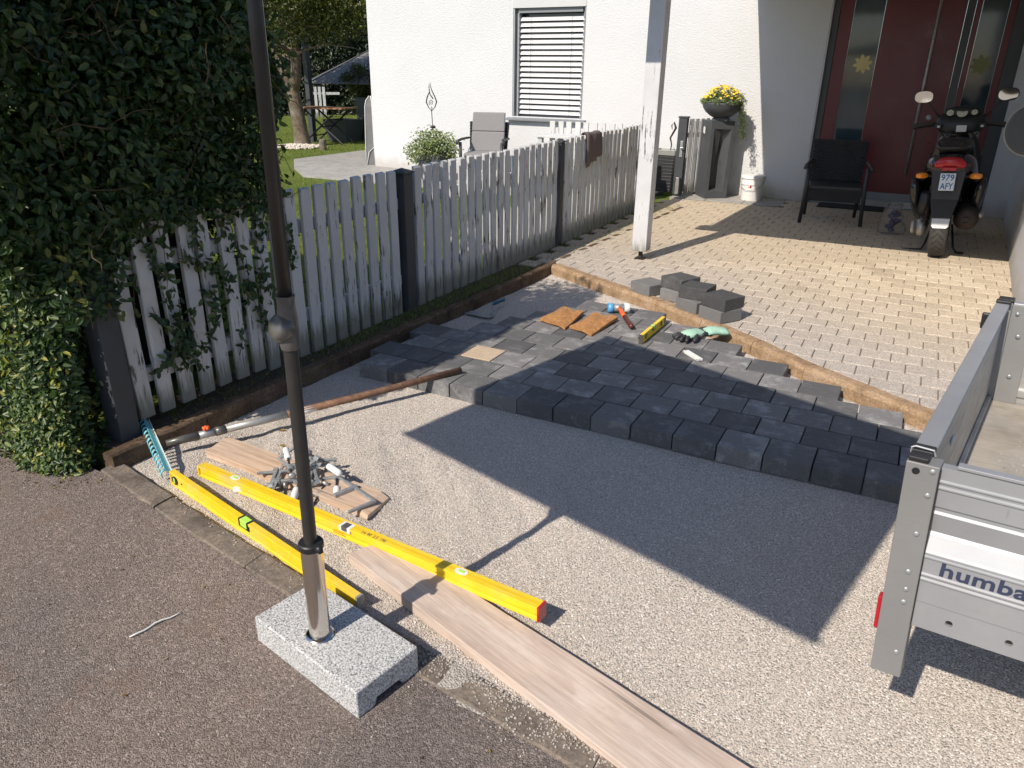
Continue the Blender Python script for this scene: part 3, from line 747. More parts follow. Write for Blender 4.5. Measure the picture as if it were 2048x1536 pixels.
# front door
D0 = 10.50
door = hb(MB().box(-.713, .115, D0, D0+.06, .26, 2.9), 'front_door', M['maroon'], bevel=.004)
def dp(name, mat, *bx, bevel=.002):
    b = MB()
    for q in bx: b.box(*q)
    return hc(b, name, M[mat] if isinstance(mat, str) else mat, door, bevel=bevel)
dp('frame', 'alu', (-1.288, -1.268, 10.435, 10.60, .09, 2.9))
for q_ in ((-1.267, -1.195, D0-.02, D0+.09, .09, 2.9), (.597, .734, D0-.02, D0+.09, .09, 2.9), (.118, .200, D0-.012, D0+.09, .26, 2.9)): dp('frame', 'frame_grey', q_)
dp('frame', 'maroon', (-1.193, -1.045, D0-.008, D0+.07, .26, 2.9)); dp('frame', 'maroon', (.203, .262, D0-.008, D0+.07, .26, 2.9)); dp('frame', 'maroon', (.522, .595, D0-.008, D0+.07, .26, 2.9))
gl1 = dp('sidelight', 'dglass', (-1.043, -.716, D0+.02, D0+.03, .26, 2.9), bevel=0); gl2 = dp('sidelight', 'dglass', (.264, .52, D0+.02, D0+.03, .26, 2.9), bevel=0)
dp('kick_plate', 'win_grey', (-.713, .115, D0-.006, D0+.05, .165, .258)); dp('threshold', 'alu_in', (-1.19, .595, D0-.05, D0+.05, .09, .160))
dp('frame', 'maroon', (-1.19, -.716, D0-.004, D0+.05, .162, .258)); dp('frame', 'maroon', (.118, .595, D0-.004, D0+.05, .162, .258))
hd = MB().tube([(-.150, 10.43, .50), (-.150, 10.43, 2.75)], .0165, 12)
for z in (.75, 2.5): hd.tube([(-.150, 10.43, z), (-.150, 10.50, z)], .009, 8)
hc(hd, 'handle', M['alu_in'], door, smooth=True)
hc(MB().lathe([(0, 0), (.033, 0), (.033, .008), (.018, .012), (0, .012)], 20, XF((-.03, D0, 1.153), (R(90), 0, 0))), 'lock', M['steel'], door, smooth=True)
def star(cx, cz, r, mat):
    b = MB()
    for q in range(8):
        a = q*math.pi/4+.2; pts_ = []
        for (d_, w_) in ((.12, .10), (.5, .23), (.78, .17), (1., 0.)):
            pts_.append((d_*r, w_*r))
        poly = [(d_, w_) for d_, w_ in pts_]+[(d_, -w_) for d_, w_ in pts_[:-1][::-1]]
        b.add([(cx+x*math.cos(a)-y*math.sin(a), D0+.017-.0004*(q % 3), cz+x*math.sin(a)+y*math.cos(a)) for x, y in poly], [tuple(range(len(poly)))])
    b.lathe([(0, 0), (r*.22, 0), (r*.22, .001), (0, .001)], 12, XF((cx, D0+.0155, cz), (R(90), 0, 0)))
    hc(b, 'paper_flower', mat, door)
star(-.852, 1.728, .112, M['star']); star(.379, 1.725, .115, M['star_dim'])
# porch with its white post
porch = thing('porch', 'white porch post of peeling paint standing on the patio', 'porch', (-1.99, 6.22, .09))
def pb(mb, name, mat, **kw):
    mb.v = [(x+1.99, y-6.22, z-.09) for x, y, z in mb.v]; return mb.build(name, mat, kw.pop('parent', porch), **kw)
post = pb(MB().box(-2.088, -1.958, 6.15, 6.28, .165, 2.60), 'post', M['post_paint'], bevel=.006)
pb(MB().box(-2.038, -2.008, 6.20, 6.23, .10, .166).box(-2.065, -1.982, 6.172, 6.256, .091, .099), 'foot', M['metal_rust'], parent=post)
pb(MB().prism([(-2.52, 5.18), (3.0, 5.18), (3.0, 10.43), (-2.19, 10.43), (-2.40, 7.8)], 2.602, 2.74), 'roof', M['box_grey'])
pb(MB().box(-2.62, -2.521, 5.18, 5.34, 2.60, 2.74), 'beam', M['post_paint'])
# doormat
o = MB().box(-1.05, -.30, 10.02, 10.38, .091, .105).build('doormat', M['mat_dark'], bevel=.004); tag(o, 'flat dark doormat on the bricks before the door', 'doormat')
# =================================================================== FENCE
fence = thing('picket_fence', 'long picket fence of peeling white paint with anthracite posts', 'fence', (-2.9, 5.6, .07))
FO = Vector((2.9, -5.6, -.07))
def fz(v): return .905+.0085*(v-3)
pkm = []
for q in range(4):
    b = MB(); h = .93
    # front face towards +x, sloped top
    b.add([(-.014, -.037, 0), (.011, -.037, 0), (.011, .037, 0), (-.014, .037, 0), (-.014, -.037, h), (.011, -.037, h-.009), (.011, .037, h-.009), (-.014, .037, h)],
          [(3, 2, 1, 0), (4, 5, 6, 7), (0, 1, 5, 4), (1, 2, 6, 5), (2, 3, 7, 6), (3, 0, 4, 7)])
    pkm.append(b.mesh('picket', M['picket']))
sects = [(1.865, 3.90, 18), (4.055, 6.315, 20), (6.435, 9.05, 23)]
for a, b, n in sects:
    for i in range(n):
        v = a+(b-a)*(i+.5)/n
        o = link('picket', pkm[i % 4], fence, .003, 1, (-2.895-(-2.9)+rnd.uniform(-.003, .003), v-5.6+rnd.uniform(-.004, .004), rnd.uniform(-.006, .004)+.015+(.03 if v < 2.7 else 0)), (rnd.uniform(-.012, .012)+.006, rnd.uniform(-.006, .006), rnd.uniform(-.03, .03)))
        o.scale = (1, 1, (fz(v)-.0)/.93+.025-(.035 if v < 2.7 else 0))
for a, b in ((1.83, 3.93), (4.03, 6.33), (6.42, 9.06)):
    for z in (.30, .80):
        MB().box(-.052, -.020, a-5.6, b-5.6, z-.035-.07, z+.035-.07).build('rail', M['picket'], fence, .003, 1)
def fpost(v, w, name='post', z1=1.02, u=-2.915):
    o = MB().box(u+2.9-w/2, u+2.9+w/2, v-5.6-w/2, v-5.6+w/2, -.07, z1-.07).build('post', M['anthracite'], fence, .004)
    e = w/2+.008; b = MB(); zc = z1-.07+.001
    b.add([(u+2.9-e, v-5.6-e, zc), (u+2.9+e, v-5.6-e, zc), (u+2.9+e, v-5.6+e, zc), (u+2.9-e, v-5.6+e, zc), (u+2.9-e, v-5.6-e, zc+.012), (u+2.9+e, v-5.6-e, zc+.012), (u+2.9+e, v-5.6+e, zc+.012), (u+2.9-e, v-5.6+e, zc+.012), (u+2.9, v-5.6, zc+.035)],
          [(3, 2, 1, 0), (0, 1, 5, 4), (1, 2, 6, 5), (2, 3, 7, 6), (3, 0, 4, 7), (4, 5, 8), (5, 6, 8), (6, 7, 8), (7, 4, 8)])
    b.build('cap', M['anthracite'], o)
fpost(1.80, .095, u=-2.90, z1=.97); fpost(3.975, .098, z1=.985); fpost(6.375, .078, z1=1.01); fpost(9.10, .08, z1=1.04)
# short return fence in front of the window
rf = thing('side_fence', 'short white picket return below the window behind the long fence', 'fence', (-3.8, 9.45, .07))
for i in range(11):
    u = -4.42+i*.118
    MB().box(-.037, .037, -.012, .012, 0, .93+rnd.uniform(-.006, .006)).build('picket', M['picket'], rf, .002, 1, (u+3.8, 0, 0), (0, rnd.uniform(-.01, .01), 0))
MB().box(-.68, .66, -.40, -.014, .745, .775).build('top_board', M['post_paint'], rf, .003); MB().box(-.68, .66, .013, .04, .25, .32).build('rail', M['picket'], rf, .003)
for x_ in (-.66, .58): MB().box(x_, x_+.06, -.38, -.32, 0, .744).build('board_leg', M['picket'], rf, .003)
# gate
gt = thing('garden_gate', 'open picket gate with an anthracite lock stile folded back to the wall', 'gate', (-2.80, 9.95, .093))
st_ = MB().box(-.055, .055, -.045, .045, .02, .98).build('stile', M['anthracite'], gt, .004)
MB().box(-.063, .063, -.053, .053, .981, 1.0).build('cap', M['anthracite'], st_, .003)
lk = MB().box(-.005, .03, -.056, -.046, .50, .70).build('lock_plate', M['steel'], gt, .002)
MB().tube([(.012, -.057, .62), (.012, -.085, .62), (.045, -.085, .62)], .007, 6).build('latch', M['steel'], lk)
MB().box(-.02, .025, -.058, -.046, .03, .24).build('hinge_plate', M['tailcap'], gt, .002)
for i in range(4):
    MB().box(-.037, .037, -.011, .011, .03, .97).build('picket', M['picket'], gt, .002, 1, (.085+i*.042, .075+i*.095, 0), (0, 0, R(66)))
MB().add([(.05, .05, .74), (.06, .03, .74), (.26, .42, .74), (.24, .43, .74), (.05, .05, .80), (.06, .03, .80), (.26, .42, .80), (.24, .43, .80)], [(3, 2, 1, 0), (4, 5, 6, 7), (0, 1, 5, 4), (1, 2, 6, 5), (2, 3, 7, 6), (3, 0, 4, 7)]).build('rail', M['picket'], gt)
# rag over the fence
b = MB(); rings = []
for i in range(9):
    v = 6.88+i*.046
    wv = .006*math.sin(i*1.7); zb = .74+.012*i+.01*math.sin(i*2.3)
    rings.append([(-2.958+wv, v, .86), (-2.940+wv, v, 1.02), (-2.915, v, 1.062+.008*math.sin(i*1.1)), (-2.885, v, 1.066), (-2.858+wv, v, 1.045), (-2.852+wv*1.5, v, .95), (-2.850+wv*2, v, zb+.05), (-2.852+wv*2, v, zb)])
b.loft(rings, closed=False); o = b.build('floor_cloth', M['cloth_rag'], smooth=True); so = o.modifiers.new('thick', 'SOLIDIFY'); so.thickness = .004
tag(o, 'grey brown woven rag hung over the picket tops', 'cloth')

# =================================================================== HEDGE, PLANTS
def sample_shell(n, fn):
    out = []
    while len(out) < n:
        p = fn()
        if p: out.append(p)
    return out
def hump(a, b): return .06*math.sin(a*3.1+b*2.0)+.05*math.sin(a*7.3-b*5.1)+.03*math.sin(a*13+b*11)
hedge = thing('hedge', 'tall dark green privet hedge overgrowing the left end of the picket fence', 'hedge', (-3.6, 2.2, .05))
HC = Vector((3.6, -2.2, -.05))
P, Nn, T, Ls = [], [], [], []
def hl(p, n_, t, l): P.append((p[0]+3.6, p[1]-2.2, p[2]-.05)); Nn.append(n_); T.append(t); Ls.append(l)
def side_u(v, z):        # outline of the right side facing the gravel
    if z < .95:
        f = min(1, max(0, (v-1.52)/.3))
        return (-2.90 + (.0)*(1-f)) if v < 1.72 else -3.05
    return -2.80+.10*math.sin(min(1, (z-.9)/.9)*1.6)+hump(v, z)*.7+(.16*math.exp(-((v-2.3)/.35)**2) if z > 1.5 else 0)
def front_v(u, z): return 1.50+hump(u*1.3, z)*.45 - .06*math.exp(-((z-.25)/.3)**2) - .22*min(1, max(0, (z-.75)/.45))
n_side = 38000
for i in range(n_side):
    v = rnd.uniform(1.30, 2.95); z = rnd.uniform(.72, 2.45);
    if v < 1.62-.32*min(1, max(0, (z-.75)/.45)): continue 
    zlow = .96-.20*max(0, 1-(v-1.6)/.5)+.05*math.sin(v*19)+.04*math.sin(v*47) - (.12 if 2.35 < v < 2.75 and rnd.random() < .3 else 0)
    if z < zlow: continue
    if v > 2.80+.05*math.sin(z*9): continue
    d = rnd.random()**1.6*.42; u = side_u(v, z)-d
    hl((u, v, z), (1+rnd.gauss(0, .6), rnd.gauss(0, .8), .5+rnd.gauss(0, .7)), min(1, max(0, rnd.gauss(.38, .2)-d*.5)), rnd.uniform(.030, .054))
for i in range(9000):   # end face and top
    if rnd.random() < .6:
        u = rnd.uniform(-4.6, -2.75); z = rnd.uniform(.1, 2.45); v = 2.85-rnd.random()**1.5*.3+hump(u, z)*.5
        if u > -2.98 and z < .98: continue
        n_ = (rnd.gauss(0, .7), 1, .4+rnd.gauss(0, .6))
    else:
        u = rnd.uniform(-4.6, -2.72); v = rnd.uniform(1.6, 2.92); z = 2.45-rnd.random()**2*.15+hump(u, v)*.6; n_ = (rnd.gauss(0, .6), rnd.gauss(0, .6), 1)
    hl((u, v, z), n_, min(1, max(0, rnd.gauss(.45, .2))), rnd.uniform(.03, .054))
for i in range(34000):  # sunlit street face
    u = -2.90-rnd.random()**1.25*2.6; z = rnd.uniform(.03, 2.45); d = rnd.random()**1.8*.34
    v = front_v(u, z)+d+(.55*max(0, u+3.06)**1.2*(1 if z > .0 else 0))
    if u > -2.96+.05*math.sin(z*7)+.04*math.sin(z*23) and z < 1.0 and v > 1.72: continue
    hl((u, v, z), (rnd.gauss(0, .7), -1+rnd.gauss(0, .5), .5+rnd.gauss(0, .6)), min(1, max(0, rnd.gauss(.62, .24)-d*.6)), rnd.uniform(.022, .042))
for i in range(7000):   # corner between the two faces, closing round the post
    z = rnd.uniform(.05, 1.2); a = rnd.uniform(0, 1); rr_ = rnd.random()**1.5*.2
    u = -3.02+.20*math.cos(a*1.6)*(1 if z > .95 else .55)-rr_*.6; v = 1.66-.13*math.sin(a*1.6)+rr_*.5
    if z < .95 and v > 1.70+.03*math.sin(z*30): continue
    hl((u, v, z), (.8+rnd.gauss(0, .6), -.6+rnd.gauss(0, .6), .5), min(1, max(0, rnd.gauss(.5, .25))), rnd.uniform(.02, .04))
for i in range(2600):
    z = 1.1-.45*rnd.random()**1.3; u = -2.79-rnd.random()*.14+hump(z, i*.001)*.2; v = rnd.uniform(1.60, 1.95)
    if v > 1.87+.2*(z-.75) and z < .9: continue
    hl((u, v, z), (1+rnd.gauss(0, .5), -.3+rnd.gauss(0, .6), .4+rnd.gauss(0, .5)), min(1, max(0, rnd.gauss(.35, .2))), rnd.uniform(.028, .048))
# low lobe that creeps over the asphalt
for i in range(7000):
    a = rnd.uniform(0, 6.28); r_ = math.sqrt(rnd.random()); z = rnd.random()**1.3*.34
    u = -3.06+math.cos(a)*r_*.23*(1-z); v = 1.56+math.sin(a)*r_*.11*(1-z*.8)
    hl((u, v, z+.01), (rnd.gauss(.2, .6), -.7+rnd.gauss(0, .5), .7), min(1, max(0, rnd.gauss(.6, .25))), rnd.uniform(.016, .032))
Ls = np.array(Ls)
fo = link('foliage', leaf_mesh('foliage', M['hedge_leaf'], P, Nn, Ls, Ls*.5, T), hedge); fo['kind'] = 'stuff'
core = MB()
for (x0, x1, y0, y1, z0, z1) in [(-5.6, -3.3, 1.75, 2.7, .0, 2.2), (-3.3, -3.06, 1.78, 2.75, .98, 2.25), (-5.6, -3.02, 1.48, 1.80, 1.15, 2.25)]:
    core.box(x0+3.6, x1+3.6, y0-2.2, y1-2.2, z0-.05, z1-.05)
core.build('dark_core', simple('hedge_inside', (.012, .014, .008), .95, var=.5), hedge)  # near-black boxes filling the hedge, its inner shade put into the colour
sb_ = MB()
for i in range(150):
    v = rnd.uniform(1.65, 2.9); z = rnd.uniform(.9, 2.2); u = side_u(v, z)-rnd.uniform(-.02, .12)
    p = Vector((u+3.6, v-2.2, z-.05)); pts_ = [p]
    dvec = Vector((rnd.gauss(.1, .3), rnd.gauss(0, .7), rnd.gauss(.3, .6))).normalized()
    for q in range(5): dvec = (dvec+Vector((rnd.gauss(0, .3), rnd.gauss(0, .3), rnd.gauss(0, .3)))).normalized(); p = p+dvec*rnd.uniform(.02, .06); pts_.append(p)
    sb_.tube(pts_, [.003, .0025, .002, .002, .0015, .001], 5)
o = sb_.build('twigs', M['twig'], hedge); o['kind'] = 'stuff'
# loose shoots reaching over the pickets
def shoot(start, direction, length, leaves, size, parent, off, name='shoot', mat=None, tone=.4, r=.0022, curve=.25):
    p = Vector(start); d = Vector(direction).normalized(); pts_ = [p.copy()]; n = 9
    for i in range(n):
        d = (d+Vector((rnd.gauss(0, curve*.3), rnd.gauss(0, curve*.5), rnd.gauss(0, curve*.4)-.02))).normalized(); p = p+d*length/n; pts_.append(p.copy())
    lp_, ln_ = [], []
    for i in range(leaves):
        t = (.1+.9*rnd.random())*(n-.001); a = int(t); q = pts_[a].lerp(pts_[a+1], t-a)
        lp_.append(q+Vector((rnd.gauss(.004, .004), rnd.gauss(0, .007), rnd.gauss(0, .007)))); ln_.append((1+rnd.gauss(0, .5), rnd.gauss(0, .6), .4+rnd.gauss(0, .5)))
    lp_ = [tuple(q-Vector(off)) for q in lp_]
    L = npr.uniform(size*.6, size, len(lp_))
    me = leaf_mesh(name, mat or M['hedge_leaf'], lp_, ln_, L, L*.48, np.clip(npr.normal(tone, .2, len(lp_)), 0, 1))
    o = link(name, me, parent); o['kind'] = 'stuff'; t_ = MB().tube([tuple(q-Vector(off)) for q in pts_], [r*(1-.07*i) for i in range(len(pts_))], 5).build('stem', M['twig'], o)
    return o
HOo = (-3.6, 2.2, .05)
for (v, z, dv, dz, L, n) in [(2.00, 1.0, .1, -1, .45, 34), (2.02, .62, .25, -1, .40, 22), (2.12, .95, .1, -1, .35, 26), (2.16, .62, -.1, -1, .34, 40), (2.22, .45, -.5, -.3, .28, 26), (2.28, 1.0, .1, -1, .5, 30),
                             (2.34, .66, .0, -1, .22, 16), (2.42, 1.0, .15, -1, .30, 20), (2.50, .98, .0, -1, .5, 22), (2.58, .72, .1, -1, .42, 26), (2.66, 1.0, -.1, -1, .55, 34), (2.74, .98, .1, -1, .60, 40),
                             (2.82, .95, .0, -1, .62, 40), (2.88, .9, .1, -1, .3, 14), (2.10, .28, .8, .5, .40, 24), (2.04, .3, .2, 1, .35, 16), (2.46, .25, .3, 1, .3, 14), (2.62, .4, .3, .9, .3, 14), (1.93, .55, .2, 1, .5, 18), (2.2, .80, .6, -.3, .3, 22)]:
    shoot((-2.865, v, z), (.02, dv, dz), L, int(n*1.6), .052, hedge, HOo, tone=.33)
shoot((-2.80, 1.70, .62), (.15, .02, 1), .42, 18, .045, hedge, HOo, tone=.95, curve=.15)
# twig with round leaves rising beside the umbrella pole
shoot((-2.95, 2.98, .35), (-.1, .25, 1), .7, 26, .045, hedge, HOo, tone=.3, curve=.2)

# garden apple tree
def crown(name, mat, centre, rad, n, size, parent, off, tone=.45, hole=.0):
    cl = [(rnd.uniform(-1, 1), rnd.uniform(-1, 1), rnd.uniform(-1, 1)) for _ in range(60)]
    cl = [c for c in cl if sum(x*x for x in c) < 1.1]
    P_, N_, T_ = [], [], []
    for i in range(n):
        c = rnd.choice(cl); d = Vector((rnd.gauss(0, 1), rnd.gauss(0, 1), rnd.gauss(0, 1))).normalized()*rnd.random()**.45*.36
        q = Vector(c)*.85+d
        P_.append((centre[0]+q.x*rad[0]-off[0], centre[1]+q.y*rad[1]-off[1], centre[2]+q.z*rad[2]-off[2]))
        N_.append((rnd.gauss(0, .7), rnd.gauss(0, .7), .6+rnd.gauss(0, .6))); T_.append(min(1, max(0, rnd.gauss(tone, .25))))
    L = npr.uniform(size*.6, size*1.1, n)
    o = link(name, leaf_mesh(name, mat, P_, N_, L, L*.52, T_), parent); o['kind'] = 'stuff'; return o
TB = (-11.85, 12.6, .06)
tree = thing('garden_tree', 'garden tree with a forked mossy trunk and yellowing leaves', 'tree', TB)
tk = MB()
tk.tube([(0, 0, -.05), (.02, 0, .10), (.0, 0, .35), (-.05, 0, .7), (-.10, 0, 1.0), (-.13, .0, 1.22)], [.24, .18, .15, .145, .14, .13], 10)
tk.tube([(-.12, 0, 1.05), (-.02, .02, 1.35), (.06, .0, 1.7), (.05, .0, 2.2), (.15, 0, 2.8), (.2, .1, 3.6)], [.12, .115, .10, .08, .06, .03], 8)
tk.tube([(-.13, 0, 1.1), (-.30, 0, 1.45), (-.48, 0, 1.8), (-.75, .1, 2.2), (-1.1, .1, 2.7), (-1.4, .2, 3.4)], [.11, .10, .09, .075, .05, .02], 8)
tk.build('trunk', M['bark'], tree, smooth=True)
bm_ = MB()
for i in range(26):
    a = rnd.uniform(0, 6.28); s0 = Vector((.05*math.cos(a), .05*math.sin(a), rnd.uniform(1.7, 3.0))); e = s0+Vector((math.cos(a)*rnd.uniform(.8, 2.0), math.sin(a)*rnd.uniform(.8, 2.0), rnd.uniform(.1, 1.2)))
    mid = (s0+e)/2+Vector((0, 0, .15)); bm_.tube([s0, mid, e], [.03, .018, .006], 5)
bm_.build('branch', M['bark'], tree)
crown('crown', M['tree_leaf'], (-11.2, 12.7, 3.35), (2.4, 2.0, 1.45), 26000, .085, tree, TB, .45)
crown('crown', M['tree_leaf'], (-12.7, 13.2, 3.0), (1.3, 1.2, .8), 6000, .085, tree, TB, .5)
rocks('pebble_ring', [(-11.75+math.cos(a)*r_, 12.45+math.sin(a)*r_, .075+.05*max(0, 1-r_/.55)) for a, r_ in [(rnd.uniform(0, 6.28), rnd.random()**.6*.55) for _ in range(420)]], .02, .045, M['pebble'], label='pale pebbles heaped round the foot of the garden tree')
lg = MB().lathe([(0, 0), (.075, 0), (.078, .05), (.074, .2), (.066, .215), (0, .215)], 12).build('log_stump', M['log_bark'], smooth=False, loc=(-10.95, 12.25, .06)); tag(lg, 'short upright log on the lawn beside the tree', 'log')
# wooden folding table
tb = thing('folding_table', 'brown wooden table on crossed dark legs under the garden tree', 'table', (-11.78, 13.41, .06), R(12))
for i in range(7):
    MB().box(-.62+.02*abs(i-3), .62-.02*abs(i-3), -.39+i*.112, -.39+i*.112+.104, .745, .775).build('slat', M['table_wood'], tb, .004)
for s in (-1, 1):
    MB().tube([(-.5, s*.3, .0), (.42, s*.3, .74)], .02, 6).build('leg', M['black'], tb); MB().tube([(.5, s*.27, .0), (-.42, s*.27, .74)], .02, 6).build('leg', M['black'], tb)
MB().tube([(-.28, -.3, .18), (-.28, .3, .18)], .014, 6).tube([(.0, -.3, .38), (.0, .3, .38)], .014, 6).build('stretcher', M['black'], tb)
# far cantilever parasol and tubs
fp = thing('garden_parasol', 'grey garden parasol with a dark square pole beyond the wooden table', 'parasol', (-12.49, 13.67, .06))
MB().box(-.06, .06, -.06, .06, 0, 3.0).build('pole', M['anthracite'], fp, .005)
cz = MB(); cc_ = (.15, 2.4)
ring0 = [(cc_[0]+math.cos(a)*1.9, cc_[1]+math.sin(a)*1.9, 1.24+.03*math.cos(4*a)) for a in [k_*math.pi/4+.39 for k_ in range(8)]]
ring1 = [(cc_[0]+math.cos(a)*.08, cc_[1]+math.sin(a)*.08, 2.05) for a in [k_*math.pi/4+.39 for k_ in range(8)]]
cz.loft([ring0, ring1], cap=False); o = cz.build('canopy', M['cover'], fp); so = o.modifiers.new('t', 'SOLIDIFY'); so.thickness = .01
rb_ = MB()
for a, b in zip(ring0, ring1): rb_.tube([a, b], .014, 5)
rb_.build('ribs', M['black'], fp)
MB().tube([(cc_[0], cc_[1], 0), (cc_[0], cc_[1], 2.4)], .03, 8).build('mast', M['black'], fp)
def tub(name, loc, w0, w1, h, label, rz=0):
    t = thing(name, label, 'planter', loc, rz)
    r0 = [(-w0, -w0, 0), (w0, -w0, 0), (w0, w0, 0), (-w0, w0, 0)]; r1 = [(x/w0*w1, y/w0*w1, h) for x, y, _ in r0]; r2 = [(x*.92, y*.92, h) for x, y, _ in r1]; r3 = [(x*.9, y*.9, h*.9) for x, y, _ in r1]
    MB().loft([r0, r1, r2, r3]).build('pot', M['planter'], t, .006); return t
tub('garden_tub', (-12.0, 14.2, .06), .26, .34, .48, 'wide dark planter tub under the table edge')
t2 = tub('tall_planter', (-11.62, 14.85, .06), .26, .30, .95, 'tall dark planter holding a loose olive green shrub')
crown('shrub', M['tree_leaf'], (-11.85, 14.75, 1.30), (.50, .45, .42), 3200, .06, t2, (-11.62, 14.85, .06), .35)
# far white fence and far hedge
ff = thing('far_fence', 'white picket fence far across the lawn', 'fence', (-18.25, 21.4, .05), R(40))
for i in range(4): MB().box(-.045, .045, -.012, .012, 0, 1.0).build('picket', M['picket'], ff, 0, 1, (-.9+i*.14, 0, 0))
MB().box(-1.0, .05, .013, .05, .75, .83).build('rail', M['picket'], ff)
fh = thing('far_hedge', 'dark high hedge closing off the far side of the lawn', 'hedge', (-20, 22, .05), R(40))
P_, N_, T_ = [], [], []
for i in range(30000):
    x = rnd.uniform(-9, 9); z = rnd.uniform(0, 5.2); P_.append((x, -rnd.random()*.5+.4*math.sin(x*1.3+z)+.2*math.sin(x*3.7-z*2), z)); N_.append((rnd.gauss(0, .6), -1, .5+rnd.gauss(0, .5))); T_.append(rnd.random())
L = npr.uniform(.08, .17, len(P_))
o = link('foliage', leaf_mesh('foliage', M['dark_leaf'], P_, N_, L, L*.6, T_), fh); o['kind'] = 'stuff'
MB().box(-9, 9, .5, 1.5, 0, 5.1).build('dark_core', M['dark'], fh)  # black box behind the leaves, shade inside the far hedge given as colour
# folded cover leaning at the house corner
cv = thing('covered_airer', 'tall narrow grey cloth cover with white piping standing at the house corner', 'cover', (-8.345, 10.60, .085), R(32))
rings = []
for z, w_, d_ in ((0, .12, .08), (.3, .118, .075), (.7, .105, .06), (.95, .095, .05), (1.04, .075, .035), (1.11, .02, .015)):
    rings.append([(-w_, -d_, z), (w_*.2, -d_*1.25, z), (w_, -d_, z), (w_, d_, z), (-w_, d_, z)])
MB().loft(rings).build('cloth', M['cover'], cv, .006)
MB().tube([(r_[1][0], r_[1][1]-.006, r_[1][2]) for r_ in rings], .009, 5).tube([(r_[0][0]-.004, r_[0][1]-.004, r_[0][2]) for r_ in rings], .008, 5).tube([rings[0][1], (-.12, -.09, .0), (-.07, -.105, .22), rings[1][1]], .006, 5).build('piping', M['piping'], cv, smooth=True)
o = MB().tube([(0, 0, .03), (.12, .05, .035), (.25, .02, .03)], [.05, .06, .03], 8, flat=.5).build('blue_bag', M['blue'], loc=(-9.0, 12.6, .07), smooth=True); tag(o, 'small crumpled blue bag on the grass by the terrace', 'bag')
# =================================================================== THINGS BY THE WALL
# plant column
pc = thing('plant_column', 'tall anthracite plant column with a faceted hollow front', 'plant stand', (-2.38, 10.10, .093))
# footprint: kite (left corner, front corner, right corner, back); front-right face carries a recess
h = .955; A, B_, C_, Dk = (-.29, .17), (-.045, -.20), (.20, -.02), (.12, .24)
b = MB()
def wallq(p, q, z0=0, z1=h): return [(p[0], p[1], z0), (q[0], q[1], z0), (q[0], q[1], z1), (p[0], p[1], z1)]
b.add(wallq(A, B_), [(0, 1, 2, 3)]); b.add(wallq(C_, Dk), [(0, 1, 2, 3)]); b.add(wallq(Dk, A), [(0, 1, 2, 3)])
b.add([(p[0], p[1], h) for p in (A, B_, C_, Dk)], [(0, 1, 2, 3)])
# framed opening in the B-C face
def on(t, z, d=0.0):
    x = B_[0]+(C_[0]-B_[0])*t; y = B_[1]+(C_[1]-B_[1])*t; nx, ny = -(C_[1]-B_[1]), (C_[0]-B_[0]); L = math.hypot(nx, ny)
    return (x+nx/L*d, y+ny/L*d, z)
o_ = [on(0, 0), on(1, 0), on(1, h), on(0, h)]; i_ = [on(.16, .10), on(.80, .085), on(.90, h-.10), on(.14, h-.09)]
k_ = [on(.35, .13, .13), on(.6, .12, .14), on(.62, h-.30, .12), on(.50, h-.10, .03)]
b.add(o_+i_, [(0, 1, 5, 4), (1, 2, 6, 5), (2, 3, 7, 6), (3, 0, 4, 7)]); b.add(i_+k_, [(0, 1, 5, 4), (1, 2, 6, 5), (2, 3, 7, 6), (3, 0, 4, 7), (4, 5, 6, 7)])
b.build('body', M['planter'], pc, .003)
b = MB().add([(-.19, .012+.0, .80), (-.155, -.043, .79), (-.155, -.043, .87), (-.19, .012, .885), (-.20, .03, .86), (-.20, .03, .82)], [(0, 1, 2, 3, 4, 5)])
b.v = [(x-.0042, y-.0030, z) for x, y, z in b.v]; b.build('sticker', M['piping'], pc)
bw = thing('flower_bowl', 'dark bowl of yellow flowers standing on the anthracite column', 'flower bowl', (-2.36, 10.06, 1.05))
MB().box(-.09, .10, -.09, .09, 0, .035).build('foot', M['planter'], bw, .003)
MB().lathe([(0, .036), (.09, .036), (.14, .06), (.20, .105), (.235, .155), (.25, .20), (.252, .215), (.242, .215), (.235, .19), (0, .185)], 32).build('bowl', M['planter'], bw, smooth=True)
P_, N_, T_, S_ = [], [], [], []
for i in range(2600):
    a = rnd.uniform(0, 6.28); r_ = math.sqrt(rnd.random()); z = .20+((.15+.04*math.sin(a*3+1))*(1-r_*r_)+.04)*rnd.random()**.6+(.03 if rnd.random() < .08 else 0)
    P_.append((math.cos(a)*r_*(.27+.03*math.sin(a*5)), math.sin(a)*r_*.25, z)); N_.append((rnd.gauss(0, .6), rnd.gauss(-.2, .6), 1)); T_.append(min(1, max(0, rnd.gauss(.5, .25))))
for i in range(500):   # sprig trailing down on the right
    t = rnd.random(); P_.append((.22+.09*t+rnd.gauss(0, .025), -.02+rnd.gauss(0, .03), .21-.42*t**1.5+rnd.gauss(0, .02))); N_.append((1, -.5, rnd.gauss(0, .5))); T_.append(rnd.random())
L = npr.uniform(.018, .034, len(P_)); o = link('leaves', leaf_mesh('leaves', M['pale_leaf'], P_, N_, L, L*.4, np.array(T_)*.7), bw); o['kind'] = 'stuff'
P_, N_ = [], []
for i in range(150):
    a = rnd.uniform(0, 6.28); r_ = math.sqrt(rnd.random())*.95; c = (math.cos(a)*r_*.27, math.sin(a)*r_*.25, .25+.17*(1-r_*r_))
    nv = Vector((rnd.gauss(0, .3), rnd.gauss(-.5, .3), .8)).normalized()
    for q in range(5): P_.append(c); N_.append(tuple(nv+Vector((rnd.gauss(0, .15),)*3)))
